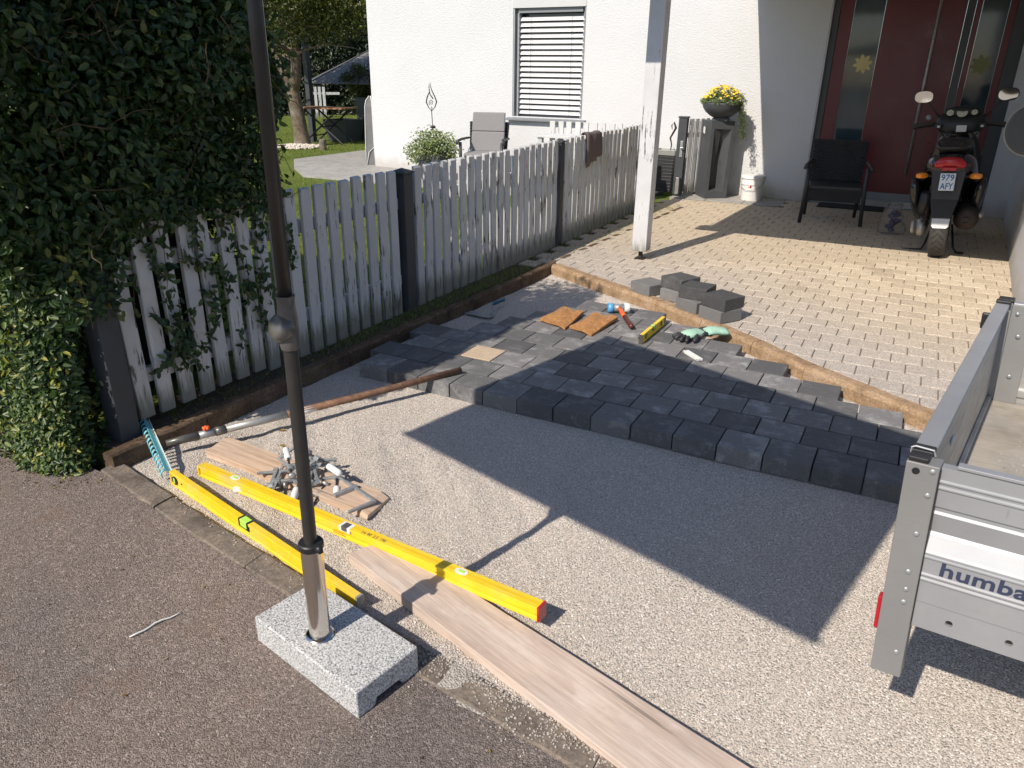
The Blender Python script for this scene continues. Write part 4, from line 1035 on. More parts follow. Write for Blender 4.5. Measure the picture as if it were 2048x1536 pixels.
L = npr.uniform(.016, .022, len(P_)); o = link('blossoms', leaf_mesh('blossoms', M['petal'], P_, N_, L, L*.9, npr.uniform(0, 1, len(P_)), droop=.05, fold=.1), bw); o['kind'] = 'stuff'
# wicker planter
wp = thing('wicker_planter', 'dark woven square planter with a silver rim behind the gate', 'planter', (-3.05, 10.16, .093))
MB().loft([[(-.11, -.11, .02), (.11, -.11, .02), (.11, .11, .02), (-.11, .11, .02)], [(-.14, -.14, .50), (.14, -.14, .50), (.14, .14, .50), (-.14, .14, .50)]]).build('basket', M['rattan'], wp, .004)
MB().loft([[(-s, -s, z) for s in (q,)]+[(q, -q, z), (q, q, z), (-q, q, z)] for q, z in ((.15, .50), (.155, .565), (.13, .567), (.128, .52))]).build('rim', M['alu_in'], wp, .002)
b = MB()
for i in range(11):
    z = .05+i*.043; s = .112+.028*(z/.5)
    b.tube([(-s, -s, z), (s, -s, z), (s, s, z), (-s, s, z), (-s, -s, z)], .0055, 4)
b.build('weave', M['rattan'], wp)
# dark curved tube added in place of a curvy shadow on the wall
pf = MB().tube([(0, 0, 0), (.01, 0, .12), (-.015, 0, .2), (.02, 0, .27), (.05, 0, .33), (.02, 0, .40), (-.01, 0, .36), (.0, 0, .31)], [.006, .008, .012, .014, .016, .012, .009, .004], 6).build('shadow_tube', M['metal_rust'], smooth=True, loc=(-3.02, 10.2, .60)); tag(pf, 'dark curved tube above the woven planter standing in for a shadow on the wall', 'ornament')
# bucket
bk = thing('bucket', 'white plastic bucket with lid and wire handle by the wall', 'bucket', (-1.875, 10.14, .094))
MB().lathe([(0, 0), (.125, 0), (.129, .01), (.136, .18), (.137, .19), (.146, .20), (.142, .27), (0, .27)], 36).build('body', M['white_pl'], bk, smooth=True).modifiers.new('e', 'EDGE_SPLIT').split_angle = R(40)
MB().lathe([(0, .271), (.15, .271), (.155, .275), (.155, .30), (.148, .308), (.138, .302), (.135, .312), (0, .312)], 36).build('lid', M['white_pl'], bk, smooth=True).modifiers.new('e', 'EDGE_SPLIT').split_angle = R(40)
b = MB().tube([(-.147, 0, .225), (-.13, -.09, .17), (-.06, -.145, .135), (.03, -.15, .135), (.11, -.12, .17), (.15, -.02, .245), (.152, 0, .25)], .0028, 6); b.build('wire_handle', M['steel'], bk)
b = MB()
def cyl_patch(a0, a1, z0, z1, r, n=6):
    rs = [[(r*math.cos(a0+(a1-a0)*i/n), r*math.sin(a0+(a1-a0)*i/n), z) for i in range(n+1)] for z in (z0, z1)]; return rs
b.loft(cyl_patch(R(-100), R(-83), .165, .225, .1395), closed=False); b.build('logo', M['red'], bk)
b = MB(); b.loft(cyl_patch(R(-98), R(-93), .168, .200, .1402), closed=False); b.build('logo_mark', M['white_pl'], bk)
# black rattan armchair
def armchair(name, label, loc, rz, cushion=None):
    t = thing(name, label, 'armchair', loc, rz)      # faces -y
    sw, sd = .50, .50
    MB().box(-.27, .27, -.26, .26, .36, .40).build('seat', M['rattan'], t, .012)
    ap = MB()
    for i in range(9): ap.tube([(-.27, -.262, .245+i*.014), (.27, -.262, .245+i*.014)], .0075, 5)
    ap.build('apron', M['rattan'], t)
    r0 = [(-.27, .22, .38), (.27, .22, .38), (.27, .25, .38), (-.27, .25, .38)]; r1 = [(-.29, .33, .84), (.29, .33, .84), (.29, .355, .84), (-.29, .355, .84)]
    bk_ = MB().loft([r0, r1]).build('backrest', M['rattan'], t, .008)
    wv = MB()
    for i in range(22):
        f = i/21; z = .39+f*.44; y = .214+f*.11; pts_ = []
        for q in range(21):
            x = -.27-.02*f+(.54+.04*f)*q/20; pts_.append((x, y-(.008 if (q+i) % 2 else -.004), z))
        wv.tube(pts_, .0078, 4)
    wv.build('weave', M['rattan'], bk_)
    for s in (-1, 1):
        MB().tube([(s*.31, -.30, 0), (s*.29, -.27, .40), (s*.295, -.255, .60)], [.019, .022, .022], 8).build('leg', M['rattan'], t, smooth=True)
        MB().tube([(s*.27, .30, 0), (s*.27, .24, .40)], [.018, .021], 8).build('leg', M['rattan'], t, smooth=True)
        MB().tube([(s*.335, -.31, .575), (s*.32, -.29, .618), (s*.30, -.2, .632), (s*.295, .0, .630), (s*.292, .25, .62)], [.02, .026, .026, .024, .022], 8, flat=.7).build('armrest', M['rattan'], t, smooth=True)
    if cushion:
        MB().box(-.25, .25, -.28, .22, .405, .455).build('seat_cushion', M['cushion'], t, .02, 3)
        c1 = MB()
        rg = [[(-.24, y0, z0), (.24, y0, z0), (.24, y0+.05, z0+.01), (-.24, y0+.05, z0+.01)] for y0, z0 in ((.14, .45), (.215, .71))]
        c1.loft(rg); c1.loft([[(x, y+.003, z+.006) for x, y, z in rg[1]], [(-.235, .285, .965), (.235, .285, .965), (.235, .335, .97), (-.235, .335, .97)]])
        c1.build('back_cushion', M['cushion'], t, .015, 3)
    return t
armchair('rattan_armchair', 'black woven armchair standing empty in front of the maroon door', (-.80, 9.12, .092), R(7))
armchair('garden_armchair', 'woven garden armchair with taupe cushions behind the picket fence', (-5.50, 9.50, .088), R(18), True)
# garden planter with bushy pale plant and the flame ornament
gp = thing('bushy_planter', 'dark garden planter with a bushy pale green plant', 'planter', (-6.40, 9.6, .088))
MB().loft([[(-.16, -.16, 0), (.16, -.16, 0), (.16, .16, 0), (-.16, .16, 0)], [(-.21, -.21, .38), (.21, -.21, .38), (.21, .21, .38), (-.21, .21, .38)], [(-.19, -.19, .38), (.19, -.19, .38), (.19, .19, .38), (-.19, .19, .38)], [(-.18, -.18, .33), (.18, -.18, .33), (.18, .18, .33), (-.18, .18, .33)]]).build('pot', M['planter'], gp, .005)
P_, N_, T_ = [], [], []
for i in range(2700):
    d = Vector((rnd.gauss(0, 1), rnd.gauss(0, 1), rnd.gauss(0, 1))).normalized()*rnd.random()**.4
    bmp = 1+.16*math.sin(d.x*7+d.z*3)+.10*math.sin(d.x*13-d.z*9); x = d.x*.43*bmp-.06; z = .46+d.z*.26*bmp-(.22*max(0, -d.x-.35)) ; P_.append((x+rnd.gauss(0, .02), d.y*.34, max(.08, z))); N_.append((rnd.gauss(0, .6), -.4+rnd.gauss(0, .6), 1)); T_.append(rnd.random())
L = npr.uniform(.03, .055, len(P_)); o = link('leaves', leaf_mesh('leaves', M['pale_leaf'], P_, N_, L, L*.55, T_), gp); o['kind'] = 'stuff'
fl = thing('flame_ornament', 'flame shaped iron garden ornament on a thin rod above the bushy planter', 'ornament', (-6.47, 9.62, .45))
MB().tube([(.05, 0, 0), (.015, 0, .30), (0, 0, .60)], .006, 6).build('rod', M['metal_rust'], fl, smooth=True)
MB().ell((.018, 0, .38), (.042, .042, .020)).build('disc', M['metal_rust'], fl, smooth=True)
MB().tube([(0, 0, .60), (-.05, 0, .65), (-.088, 0, .72), (-.07, 0, .79), (-.028, 0, .86), (-.035, 0, .93), (-.025, 0, .99)], [.006, .009, .013, .012, .010, .008, .002], 6, flat=.6).tube([(0, 0, .60), (.06, 0, .655), (.092, 0, .73), (.062, 0, .80), (.02, 0, .87), (-.01, 0, .94), (.005, 0, 1.0)], [.006, .009, .013, .012, .010, .007, .002], 6, flat=.6).tube([(.03, 0, .77), (-.02, 0, .83), (-.028, 0, .87)], [.009, .007, .005], 5).build('flame', M['metal_rust'], fl, smooth=True)
MB().tube([(.008*t_*math.cos(t_*1.9)/1.0, 0, .715+.008*t_*math.sin(t_*1.9)) for t_ in np.linspace(.4, 5.4, 26)], .0045, 5).tube([(.0, 0, .61), (.01, 0, .645), (-.005, 0, .66)], .006, 5).build('spiral', M['metal_rust'], fl, smooth=True)
# clear bag of odds and ends
bgt = thing('plastic_bag', 'clear plastic bag of dark odds and ends on the bricks', 'bag', (-.155, 8.66, .092))
def blobby(rx, ry, h_, n=22, m_=12, amp=.012, seed=1, tie=True):
    r_ = random.Random(seed); rings = []; ph = [r_.uniform(0, 6) for _ in range(6)]
    for j in range(m_+1):
        z = h_*j/m_; f = [1.0, 1.05, 1.06, 1.04, 1.0, .96, .9, .84, .76, .62, .50, .52, .60][int(j*12/m_)]
        rings.append([(rx*f*math.cos(a)*(1+amp*8*math.sin(a*3+ph[0]+j*.6)*.12+amp*7*math.sin(a*7+ph[1]+j)*.12), ry*f*math.sin(a)*(1+amp*8*math.sin(a*5+ph[2]+j*.8)*.12), z+(.014*math.sin(a*5+ph[3]) if j > m_-2 else 0)) for a in [2*math.pi*k/n for k in range(n)]])
    return MB().loft(rings)
blobby(.12, .11, .29, amp=.10).build('bag', M['bag'], bgt, smooth=True)
b = MB()
for i in range(9): b.ell((rnd.uniform(-.05, .05), rnd.uniform(-.05, .05), .04+.022*i), (rnd.uniform(.03, .05), rnd.uniform(.02, .04), rnd.uniform(.02, .035)), 8, 6)
b.build('contents', M['bagstuff'], bgt, smooth=True)
# grey disc mirror on the garage wall
mr = thing('wall_disc', 'round dark grey disc with a pale rim on the right hand wall', 'disc', (.705, 7.20, 1.225))
MB().lathe([(0, -.02), (.17, -.02), (.195, 0), (.17, .02), (0, .02)], 32, XF((0, 0, 0), (R(90), 0, R(-25)))).build('disc', M['planter'], mr, smooth=False)
MB().tube([(.193*math.cos(a)*math.cos(R(-25)), .193*math.cos(a)*math.sin(R(-25)), .193*math.sin(a)) for a in np.linspace(0, 2*math.pi, 33)], .006, 6).build('rim', M['alu_in'], mr)
MB().tube([(0, .02, 0), (.17, .03, 0)], .012, 8).build('bracket', M['black'], mr)

# =================================================================== SCOOTER
sc = thing('motor_scooter', 'black motor scooter seen from behind with red tail light and orange indicators', 'scooter', (.275, 7.70, .092), R(-3))
sc.rotation_euler = (0, R(-3.5), R(-3))
def wheel(name, y, r, w_):
    prof = [(r-.085, -w_*.38), (r-.04, -w_*.5), (r-.012, -w_*.40), (r, -w_*.15), (r, w_*.15), (r-.012, w_*.40), (r-.04, w_*.5), (r-.085, w_*.38)]
    wl = MB().lathe(prof, 40, XF((0, y, r), (0, R(90), 0))).build(name, M['rubber'], sc, smooth=True)
    MB().lathe([(0, -.03), (r-.09, -.045), (r-.083, -.05), (r-.083, .05), (r-.09, .045), (0, .03)], 32, XF((0, y, r), (0, R(90), 0))).build('rim', M['tailcap'], wl)
    b = MB()
    for i in range(26):
        a = 2*math.pi*i/26
        for s in (-1, 1):
            q = [(r+.0015)*1.0]; p0 = a+s*.02; pts_ = []
            for t_, xx in ((0, .004), (.5, .028), (1., w_*.42)):
                rr_ = r+.001 if xx < w_*.3 else r-.017
                pts_.append((s*xx, y+math.cos(p0+t_*.28)*rr_, r+math.sin(p0+t_*.28)*rr_))
            b.tube(pts_, .0028, 4)
    b.build('tread', M['black'], wl)
    return wl
wheel('rear_wheel', 0, .24, .145); wheel('front_wheel', 1.28, .215, .10)
# rear hugger and plate carrier
b = MB(); b.loft([[(-.13, -.10, .76), (.13, -.10, .76), (.13, .03, .76), (-.13, .03, .76)], [(-.105, -.13, .52), (.105, -.13, .52), (.11, -.09, .52), (-.11, -.09, .52)], [(-.072, -.215, .37), (.072, -.215, .37), (.075, -.19, .37), (-.075, -.19, .37)]])
mg = b.build('mudguard', M['black'], sc, .004)
MB().loft([[(-.071, -.219, .37), (.071, -.219, .37), (.068, -.19, .371), (-.068, -.19, .371)], [(-.068, -.238, .305), (.068, -.238, .305), (.066, -.21, .305), (-.066, -.21, .305)], [(-.05, -.244, .285), (.05, -.244, .285), (.05, -.22, .285), (-.05, -.22, .285)]]).build('silver_guard', M['tailcap'], mg, .004)
MB().loft([[(-.06, -.20, .36), (.06, -.20, .36), (.06, .1, .40), (-.06, .1, .40)], [(-.062, -.225, .24), (.062, -.225, .24), (.062, .08, .44), (-.062, .08, .44)]]).build('hugger', M['black'], sc, .01)
pl = MB().box(-.058, .058, -.003, .003, -.072, .072).build('number_plate', M['plate'], sc, .006, 3, (.0, -.175, .672), (R(-12), 0, 0))
for txt, z in (('979', .012), ('AFY', -.060)):
    me = text_mesh(txt, .072, .0008, 'plate_text', M['ink_blue'], .0012); xs = [v.co.x for v in me.vertices]; wx = max(xs)-min(xs); cx = (max(xs)+min(xs))/2
    link('plate_text', me, pl, 0, 1, (-cx*.098/wx, -.0036, z), (R(90), 0, 0)).scale = (.098/wx, 1, 1)
MB().ell((-.012, -.004, .001), (.003, .002, .003), 8, 4).ell((.012, -.004, .001), (.003, .002, .003), 8, 4).build('plate_screw', M['black'], pl)
# rear cowl
def ring(y, z, hw, hh, tilt=0, n=16, p=2.6):
    out = []
    for k in range(n):
        a = 2*math.pi*k/n; c, s = math.cos(a), math.sin(a)
        x = hw*abs(c)**(2/p)*(1 if c >= 0 else -1); zz = hh*abs(s)**(2/p)*(1 if s >= 0 else -1)
        out.append((x, y+zz*tilt, z+zz))
    return out
MB().loft([ring(-.10, .80, .13, .07), ring(-.03, .80, .175, .10), ring(.12, .76, .20, .14), ring(.35, .68, .215, .19), ring(.55, .60, .21, .22), ring(.62, .55, .19, .22)]).build('rear_cowl', M['gloss_black'], sc, smooth=True)
for s in (-1, 1):
    MB().loft([ring(.0, .60, .03, .10), ring(.2, .52, .05, .16), ring(.5, .45, .06, .20), ring(.7, .36, .05, .14)], XF((s*.17, 0, 0), (0, R(s*8), 0))).build('side_fairing', M['gloss_black'], sc, smooth=True)
MB().loft([ring(-.02, .93, .10, .025), ring(.08, .955, .135, .04), ring(.3, .955, .15, .055), ring(.5, .92, .15, .055), ring(.72, .86, .11, .05)]).build('seat', M['black'], sc, smooth=True)
MB().tube([(-.12, .18, .98), (-.125, .02, .965), (-.10, -.085, .945), (-.05, -.115, .95), (.05, -.115, .95), (.10, -.085, .945), (.125, .02, .965), (.12, .18, .98)], .013, 8).tube([(-.06, -.11, .95), (-.06, .05, .975)], .008, 6).tube([(.06, -.11, .95), (.06, .05, .975)], .008, 6).build('grab_rail', M['black'], sc, smooth=True)
# tail light: curved red lens
rings = []
for i in range(13):
    t = -1+i/6; x = t*.148; y = -.135+.07*t*t; zc = .83-.03*t*t; hh = .042*(1-.75*abs(t)**3)+.004
    rings.append([(x, y, zc-hh), (x, y-.012, zc-hh*.3), (x, y-.010, zc+hh*.5), (x, y+.01, zc+hh), (x, y+.05, zc+hh*.6), (x, y+.05, zc-hh*.6)])
tl = MB().loft(rings).build('tail_light', M['red'], sc, smooth=True)
MB().box(-.055, .055, -.152, -.11, .762, .79).build('lower_lens', M['red'], tl, .004)
for s in (-1, 1):
    ind = MB().loft([ring(0, 0, .05, .024, n=12), ring(.03, 0, .045, .022, n=12)], XF((s*.205, -.05, .71), (0, 0, R(-s*12)))).build('indicator', M['amber'], sc, smooth=True)
    MB().tube([(s*.10, -.02, .705), (s*.165, -.03, .708)], .012, 6).build('stalk', M['black'], ind)
# engine, shock, exhaust, stand
MB().loft([ring(-.02, .24, .035, .06), ring(.15, .26, .05, .085), ring(.5, .28, .05, .08), ring(.62, .28, .04, .06)], XF((-.155, 0, 0))).build('gear_case', M['tailcap'], sc, smooth=True)
MB().lathe([(0, -.02), (.05, -.02), (.06, .0), (.05, .012), (0, .012)], 20, XF((-.215, .02, .25), (0, R(90), 0))).build('gear_cover', M['tailcap'], sc)
sh_ = MB().tube([(-.125, -.02, .27), (-.12, .02, .62)], .014, 8); sh_.tube([(-.125+.028*math.cos(t_), -.02+.04*t_/50+.028*math.sin(t_), .29+.0065*t_) for t_ in np.linspace(0, 44, 130)], .005, 4); sh_.build('shock_absorber', M['metal_rust'], sc)
MB().tube([(-.15, -.02, .56), (-.15, .04, .40), (-.155, .22, .36)], [.045, .06, .05], 10).build('air_box', M['black'], sc, smooth=True)
mf = MB().lathe([(0, -.01), (.035, -.01), (.075, .0), (.098, .03), (.102, .30), (.08, .42), (.03, .46), (0, .46)], 28, XF((.185, -.01, .335), (R(-84), 0, 0))).build('muffler', M['metal_rust'], sc, smooth=True)
MB().lathe([(0, -.014), (.022, -.014), (.022, -.03), (.028, -.03), (.028, -.009)], 16, XF((.185, -.01, .335), (R(-84), 0, 0))).build('outlet', M['black'], mf)
MB().tube([(.286, .03, .37), (.290, .15, .36), (.286, .27, .35)], [.02, .03, .02], 8).build('heat_shield', M['tailcap'], mf, smooth=True)
MB().tube([(-.08, .55, .20), (-.12, .35, .04), (-.14, .22, .012), (-.30, .20, .012)], .010, 6).tube([(.08, .55, .20), (.12, .30, .03), (.15, .18, .010), (.21, .15, .01)], .010, 6).build('centre_stand', M['black'], sc)
# footboard, leg shield, front
MB().loft([ring(.6, .33, .16, .05), ring(.9, .31, .18, .04), ring(1.02, .36, .19, .06)]).build('footboard', M['black'], sc, smooth=True)
MB().loft([ring(1.04, .38, .21, .05, .1), ring(1.10, .58, .24, .07, .2), ring(1.08, .78, .225, .07, .1), ring(1.02, .93, .17, .06), ring(1.0, 1.02, .09, .04)]).build('leg_shield', M['gloss_black'], sc, smooth=True)
MB().tube([(0, 1.28, .215), (0, 1.18, .50), (0, 1.02, 1.0)], .035, 8).build('fork', M['black'], sc)
MB().loft([ring(1.12, .42, .05, .03), ring(1.28, .47, .07, .03), ring(1.44, .42, .05, .03)]).build('front_fender', M['gloss_black'], sc, smooth=True)
hbx = MB().loft([ring(.90, 1.05, .10, .05), ring(.93, 1.09, .20, .085), ring(1.0, 1.11, .215, .10), ring(1.10, 1.08, .17, .09), ring(1.16, 1.05, .08, .05)]).build('handlebar_fairing', M['black'], sc, smooth=True)
MB().ell((0, .955, 1.20), (.165, .05, .055), 20, 10).build('dash_hood', M['black'], hbx, smooth=True)
for x, r_ in ((-.10, .030), (0, .045), (.10, .026)):
    MB().lathe([(0, 0), (r_, 0), (r_, .004), (0, .004)], 20, XF((x, .905, 1.195), (R(62), 0, 0))).build('gauge', M['gauge'], hbx)
    MB().tube([(x, .897, 1.199), (x+r_*.5, .894, 1.203)], .002, 4).build('needle', M['red'], hbx)
MB().box(-.042, .042, -.002, .002, -.03, .03).build('sticker', M['piping'], sc, .002, 1, (.015, .845, 1.07), (R(-12), 0, 0)).location = (.015, .838, 1.055)
for s in (-1, 1):
    gp_ = MB().tube([(s*.19, .97, 1.09), (s*.28, .94, 1.095), (s*.40, .90, 1.085)], [.016, .019, .019], 10).build('grip', M['rubber'], sc, smooth=True)
    MB().tube([(s*.20, 1.03, 1.075), (s*.30, 1.02, 1.07), (s*.40, .97, 1.05)], .008, 6).build('brake_lever', M['black'], gp_)
    MB().box(s*.185-.03, s*.185+.03, .90, .96, 1.055, 1.10).build('switch', M['black'], gp_, .006)
    MB().box(s*.18-.012, s*.18+.012, .897, .901, 1.062, 1.082).build('switch_label', M['piping'], gp_, .002)
    mrx = MB().tube([(s*.17, .98, 1.14), (s*.26, .97, 1.24), (s*.30, .96, 1.30)], [.008, .007, .007], 6).build('mirror', M['black'], sc, smooth=True)
    pts_ = [(.078*abs(math.cos(a))**.75*(1 if math.cos(a) >= 0 else -1), .052*abs(math.sin(a))**.8*(1 if math.sin(a) >= 0 else -1)) for a in [2*math.pi*k/22 for k in range(22)]]
    cx, cz = s*.345, 1.345
    MB().loft([[(cx+x*.8, .975, cz+z*.8) for x, z in pts_], [(cx+x*1.1, .955, cz+z*1.13) for x, z in pts_], [(cx+x*1.1, .945, cz+z*1.13) for x, z in pts_]]).build('shell', M['black'], mrx, smooth=False)
    MB().add([(x, 0, z) for x, z in pts_], [tuple(range(22))]).build('glass', M['mirror'], mrx, 0, 1, (cx, .9385, cz), (R(4 if s < 0 else 8), 0, R(s*2)))

for s in (-1, 1):
    MB().tube([(s*.20, 1.02, 1.07), (s*.15, 1.02, 1.00), (s*.10, 1.0, .93), (s*.06, .98, .86)], .006, 6).build('cable', M['black'], sc, smooth=True)
MB().tube([(-.16, .30, .62), (-.19, .12, .50), (-.17, .0, .40), (-.19, .1, .30)], .007, 6).build('hose', M['black'], sc, smooth=True)
MB().box(-.10, .10, .60, .64, .88, .93).build('lock_panel', M['gloss_black'], sc, .01)
MB().lathe([(0, 0), (.014, 0), (.014, .004), (0, .004)], 14, XF((.06, .60, .90), (R(90), 0, 0))).build('ignition_lock', M['steel'], sc)
# =================================================================== TOOLS ON THE GRAVEL
def level(name, label, p0, L, hh, th, rz, ry=0, group=None, caps=('alu_in', 'alu_in'), vials=(), side_vial=True):
    t = thing(name, label, 'spirit level', p0, 0, group); t.rotation_euler = (0, ry, rz)
    e = th*.14
    prof = [(-th/2, 0), (th/2, 0), (th/2, hh*.16), (th/2-e, hh*.20), (th/2-e, hh*.80), (th/2, hh*.84), (th/2, hh), (-th/2, hh), (-th/2, hh*.84), (-th/2+e, hh*.80), (-th/2+e, hh*.20), (-th/2, hh*.16)]
    b = MB(); b.loft([[(x, y, z) for y, z in prof] for x in (.004, L-.004)]); b.build('body', M['yellow'], t, .0012)
    MB().box(-.004, .004, -th/2-.001, th/2+.001, -.001, hh+.001).build('end_cap', M[caps[0]], t, .0015); MB().box(L-.004, L+.005, -th/2-.001, th/2+.001, -.001, hh+.001).build('end_cap', M[caps[1]], t, .0015)
    return t
def side_ring(t, x, z, r, y, mats=('black', 'lime')):
    b = MB().lathe([(0, 0), (r, 0), (r, .002), (0, .002)], 20, XF((x, y, z), (R(90), 0, 0))); o = b.build('vial_frame', M[mats[0]], t)
    MB().box(x-r*.3, x+r*.3, y-.0035, y-.002, z-r*.62, z+r*.62).build('vial', M[mats[1]], o, .001)
lv1 = level('spirit_level', 'long yellow spirit level standing on edge along the kerb beside the rake head', (-2.474, 1.702, .002), 1.20, .062, .025, R(-12.2), caps=('yellow', 'alu_in'))
side_ring(lv1, .035, .033, .019, -.0125); side_ring(lv1, 1.02, .030, .017, -.0125, ('black', 'black'))
MB().lathe([(0, 0), (.0045, 0), (.0045, .001), (0, .001)], 12, XF((.085, -.0095, .034), (R(90), 0, 0))).build('hole', M['black'], lv1)
MB().box(.515, .585, -.0135, .0135, .028, .0625).build('vial_frame', M['black'], lv1, .003); MB().box(.528, .572, -.0145, .0145, .034, .064).build('vial', M['lime'], lv1, .003)
lv2 = level('spirit_level', 'long yellow spirit level lying flat across the plank, its near end cap red', (-2.425, 1.808, .006), 1.675, .050, .042, R(-5.5), R(-1.5), caps=('yellow', 'red'))
for x in (.22, 1.37):
    b = MB().lathe([(0, 0), (.021, 0), (.021, .0015), (0, .0015)], 20, XF((x, 0, .050), (0, 0, 0), (1.2, .72, 1))); o = b.build('vial_frame', M['piping'], lv2); MB().box(x-.012, x+.012, -.006, .006, .0515, .0535).build('vial', M['pale_leaf'] if False else M['lime'], o, .001)
MB().box(.83, .885, -.022, .012, .030, .0512).build('vial_frame', M['piping'], lv2, .002); MB().box(.842, .872, -.0225, .008, .033, .0518).build('vial', M['joint_grey'], lv2, .002)
me = text_mesh('1m 80  2.5  190', .024, .0004, 'marking', M['ink_dark'], 0); link('marking', me, lv2, 0, 1, (.93, -.012, .0505), (0, 0, 0)).scale = (.75, .8, 1)
MB().box(.80, .86, -.0225, -.0212, .012, .014).box(.80, .85, -.0225, -.0212, .020, .0215).build('marking', M['red'], lv2)
MB().box(.01, 1.665, -.0215, -.0212, .022, .0255).build('groove', M['yellow_groove'], lv2)
MB().box(.01, 1.665, -.006, .006, .0501, .0504).build('groove', M['yellow_groove'], lv2)

def plank(name, label, poly, z0, z1, mat, chamf=0.0):
    cx = sum(p[0] for p in poly)/len(poly); cy = sum(p[1] for p in poly)/len(poly)
    a = math.atan2(poly[1][1]-poly[0][1], poly[1][0]-poly[0][0]); c, s = math.cos(-a), math.sin(-a)
    q = [((x-cx)*c-(y-cy)*s, (x-cx)*s+(y-cy)*c) for x, y in poly]
    b = MB(); rings = []
    xs0 = (q[0], q[3]); xs1 = (q[1], q[2]); n = 14
    for i in range(n+1):
        t = i/n; n0 = (q[0][0]+(q[1][0]-q[0][0])*t, q[0][1]+(q[1][1]-q[0][1])*t); n1 = (q[3][0]+(q[2][0]-q[3][0])*t, q[3][1]+(q[2][1]-q[3][1])*t)
        w_ = .0012*math.sin(t*17+cx); h_ = z1-z0+.0010*math.sin(t*11)
        zt = h_*(1-chamf*(1 if i == n else 0))
        bb = 0 if i < n else chamf*.02
        rings.append([(n0[0], n0[1]+w_, 0), (n1[0], n1[1]+w_, 0), (n1[0], n1[1]+w_-bb, zt), (n0[0], n0[1]+w_+bb, zt)])
    if chamf:
        for k_ in (2, 3): 
            x, y, z = rings[-1][k_]; rings[-1][k_] = (x-.035, y, h_)
        last = [(x+.0, y, z*(.55 if z > 0 else 1)) for x, y, z in rings[-1]]
        last = [(x+(.036 if i_ > 1 else .001), y, z) for i_, (x, y, z) in enumerate(last)]
        rings.append(last)
    b.loft(rings); o = b.build(name, mat, bevel=.003, loc=(cx, cy, z0), rot=(0, 0, a)); return tag(o, label, 'plank')
plank('plank', 'short weathered plank lying under the pile of clamps', [(-2.54, 1.925), (-1.612, 1.872), (-1.618, 2.030), (-2.57, 2.072)], .002, .034, M['board'], .45)
plank('plank', 'long greyish pink plank running out of the photo beneath the spirit level', [(-1.490, 1.622), (.12, 1.128), (.17, 1.350), (-1.427, 1.764)], .006, .048, M['board_grey'])

# screw clamps piled on the short plank
def clamp(label, loc, rot, op=.12, handle='white_pl'):
    t = thing('screw_clamp', label, 'clamp', loc, 0, 'steel screw clamps heaped on the short plank'); t.rotation_euler = rot; t.scale = (1.12, 1.12, 1.12)
    MB().box(-.01, .20, -.005, .005, -.0035, .0035).build('bar', M['steel'], t, .001)
    MB().box(-.012, .0, -.005, .085, -.0045, .0045).box(-.0, .006, .072, .085, -.006, .006).build('fixed_jaw', M['steel'], t, .002)
    s = MB().box(op-.009, op+.009, -.014, .014, -.010, .010).box(op-.006, op+.006, .0145, .090, -.0055, .0055).lathe([(0, -.012), (.012, -.012), (.012, .012), (0, .012)], 10, XF((op, .085, 0), (0, R(90), 0))); s.build('sliding_jaw', M['steel'], t, .002)
    MB().tube([(op-.05, .085, 0), (op+.07, .085, 0)], .0045, 8).build('spindle', M['black'], t)
    MB().lathe([(0, 0), (.011, 0), (.014, .004), (.014, .010), (0, .012)], 14, XF((op-.060, .085, 0), (0, R(90), 0))).build('pad', M['steel'] if handle != 'white_pl' else M['tailcap'], t, smooth=True)
    MB().lathe([(0, 0), (.012, 0), (.0125, .008), (.0125, .062), (.009, .069), (0, .069)], 12, XF((op+.065, .085, 0), (0, R(90), 0))).build('handle', M[handle], t, smooth=True)
CG = [((-2.12, 1.96, .052), (.1, .05, R(-58)), .10, 'steel clamp leaning off the near edge of the plank, topmost left of the heap'),
      ((-1.99, 1.99, .066), (-.15, .1, R(-150)), .13, 'steel clamp with a white handle pointing up to the back of the heap'),
      ((-1.90, 1.93, .060), (.2, -.1, R(140)), .09, 'steel clamp at the bottom front of the heap beside the umbrella pole'),
      ((-2.03, 2.05, .052), (.05, .12, R(-50)), .11, 'steel clamp with its black spindle pointing towards the plank end'),
      ((-2.12, 1.95, .092), (.3, .1, R(-12)), .12, 'steel clamp lying on top of the heap behind the umbrella pole'),
      ((-2.00, 2.02, .060), (.1, .3, R(-75)), .14, 'steel clamp slipping off the plank onto the gravel with its white handle down')]
for l, r_, op, lab in CG: clamp(lab, l, r_, op)
cl = thing('screw_clamp', 'single open steel clamp lying apart at the chamfered plank end', 'clamp', (-1.86, 2.02, .042), 0, 'steel screw clamps heaped on the short plank'); cl.rotation_euler = (0, 0, R(-18)); cl.scale = (1.25, 1.25, 1.25)
MB().box(-.01, .20, -.005, .005, -.004, .004).build('bar', M['steel'], cl, .001); MB().box(.19, .20, -.095, -.005, -.0045, .0045).build('fixed_jaw', M['steel'], cl, .002); MB().box(.075, .09, -.075, .012, -.006, .006).build('sliding_jaw', M['steel'], cl, .002)

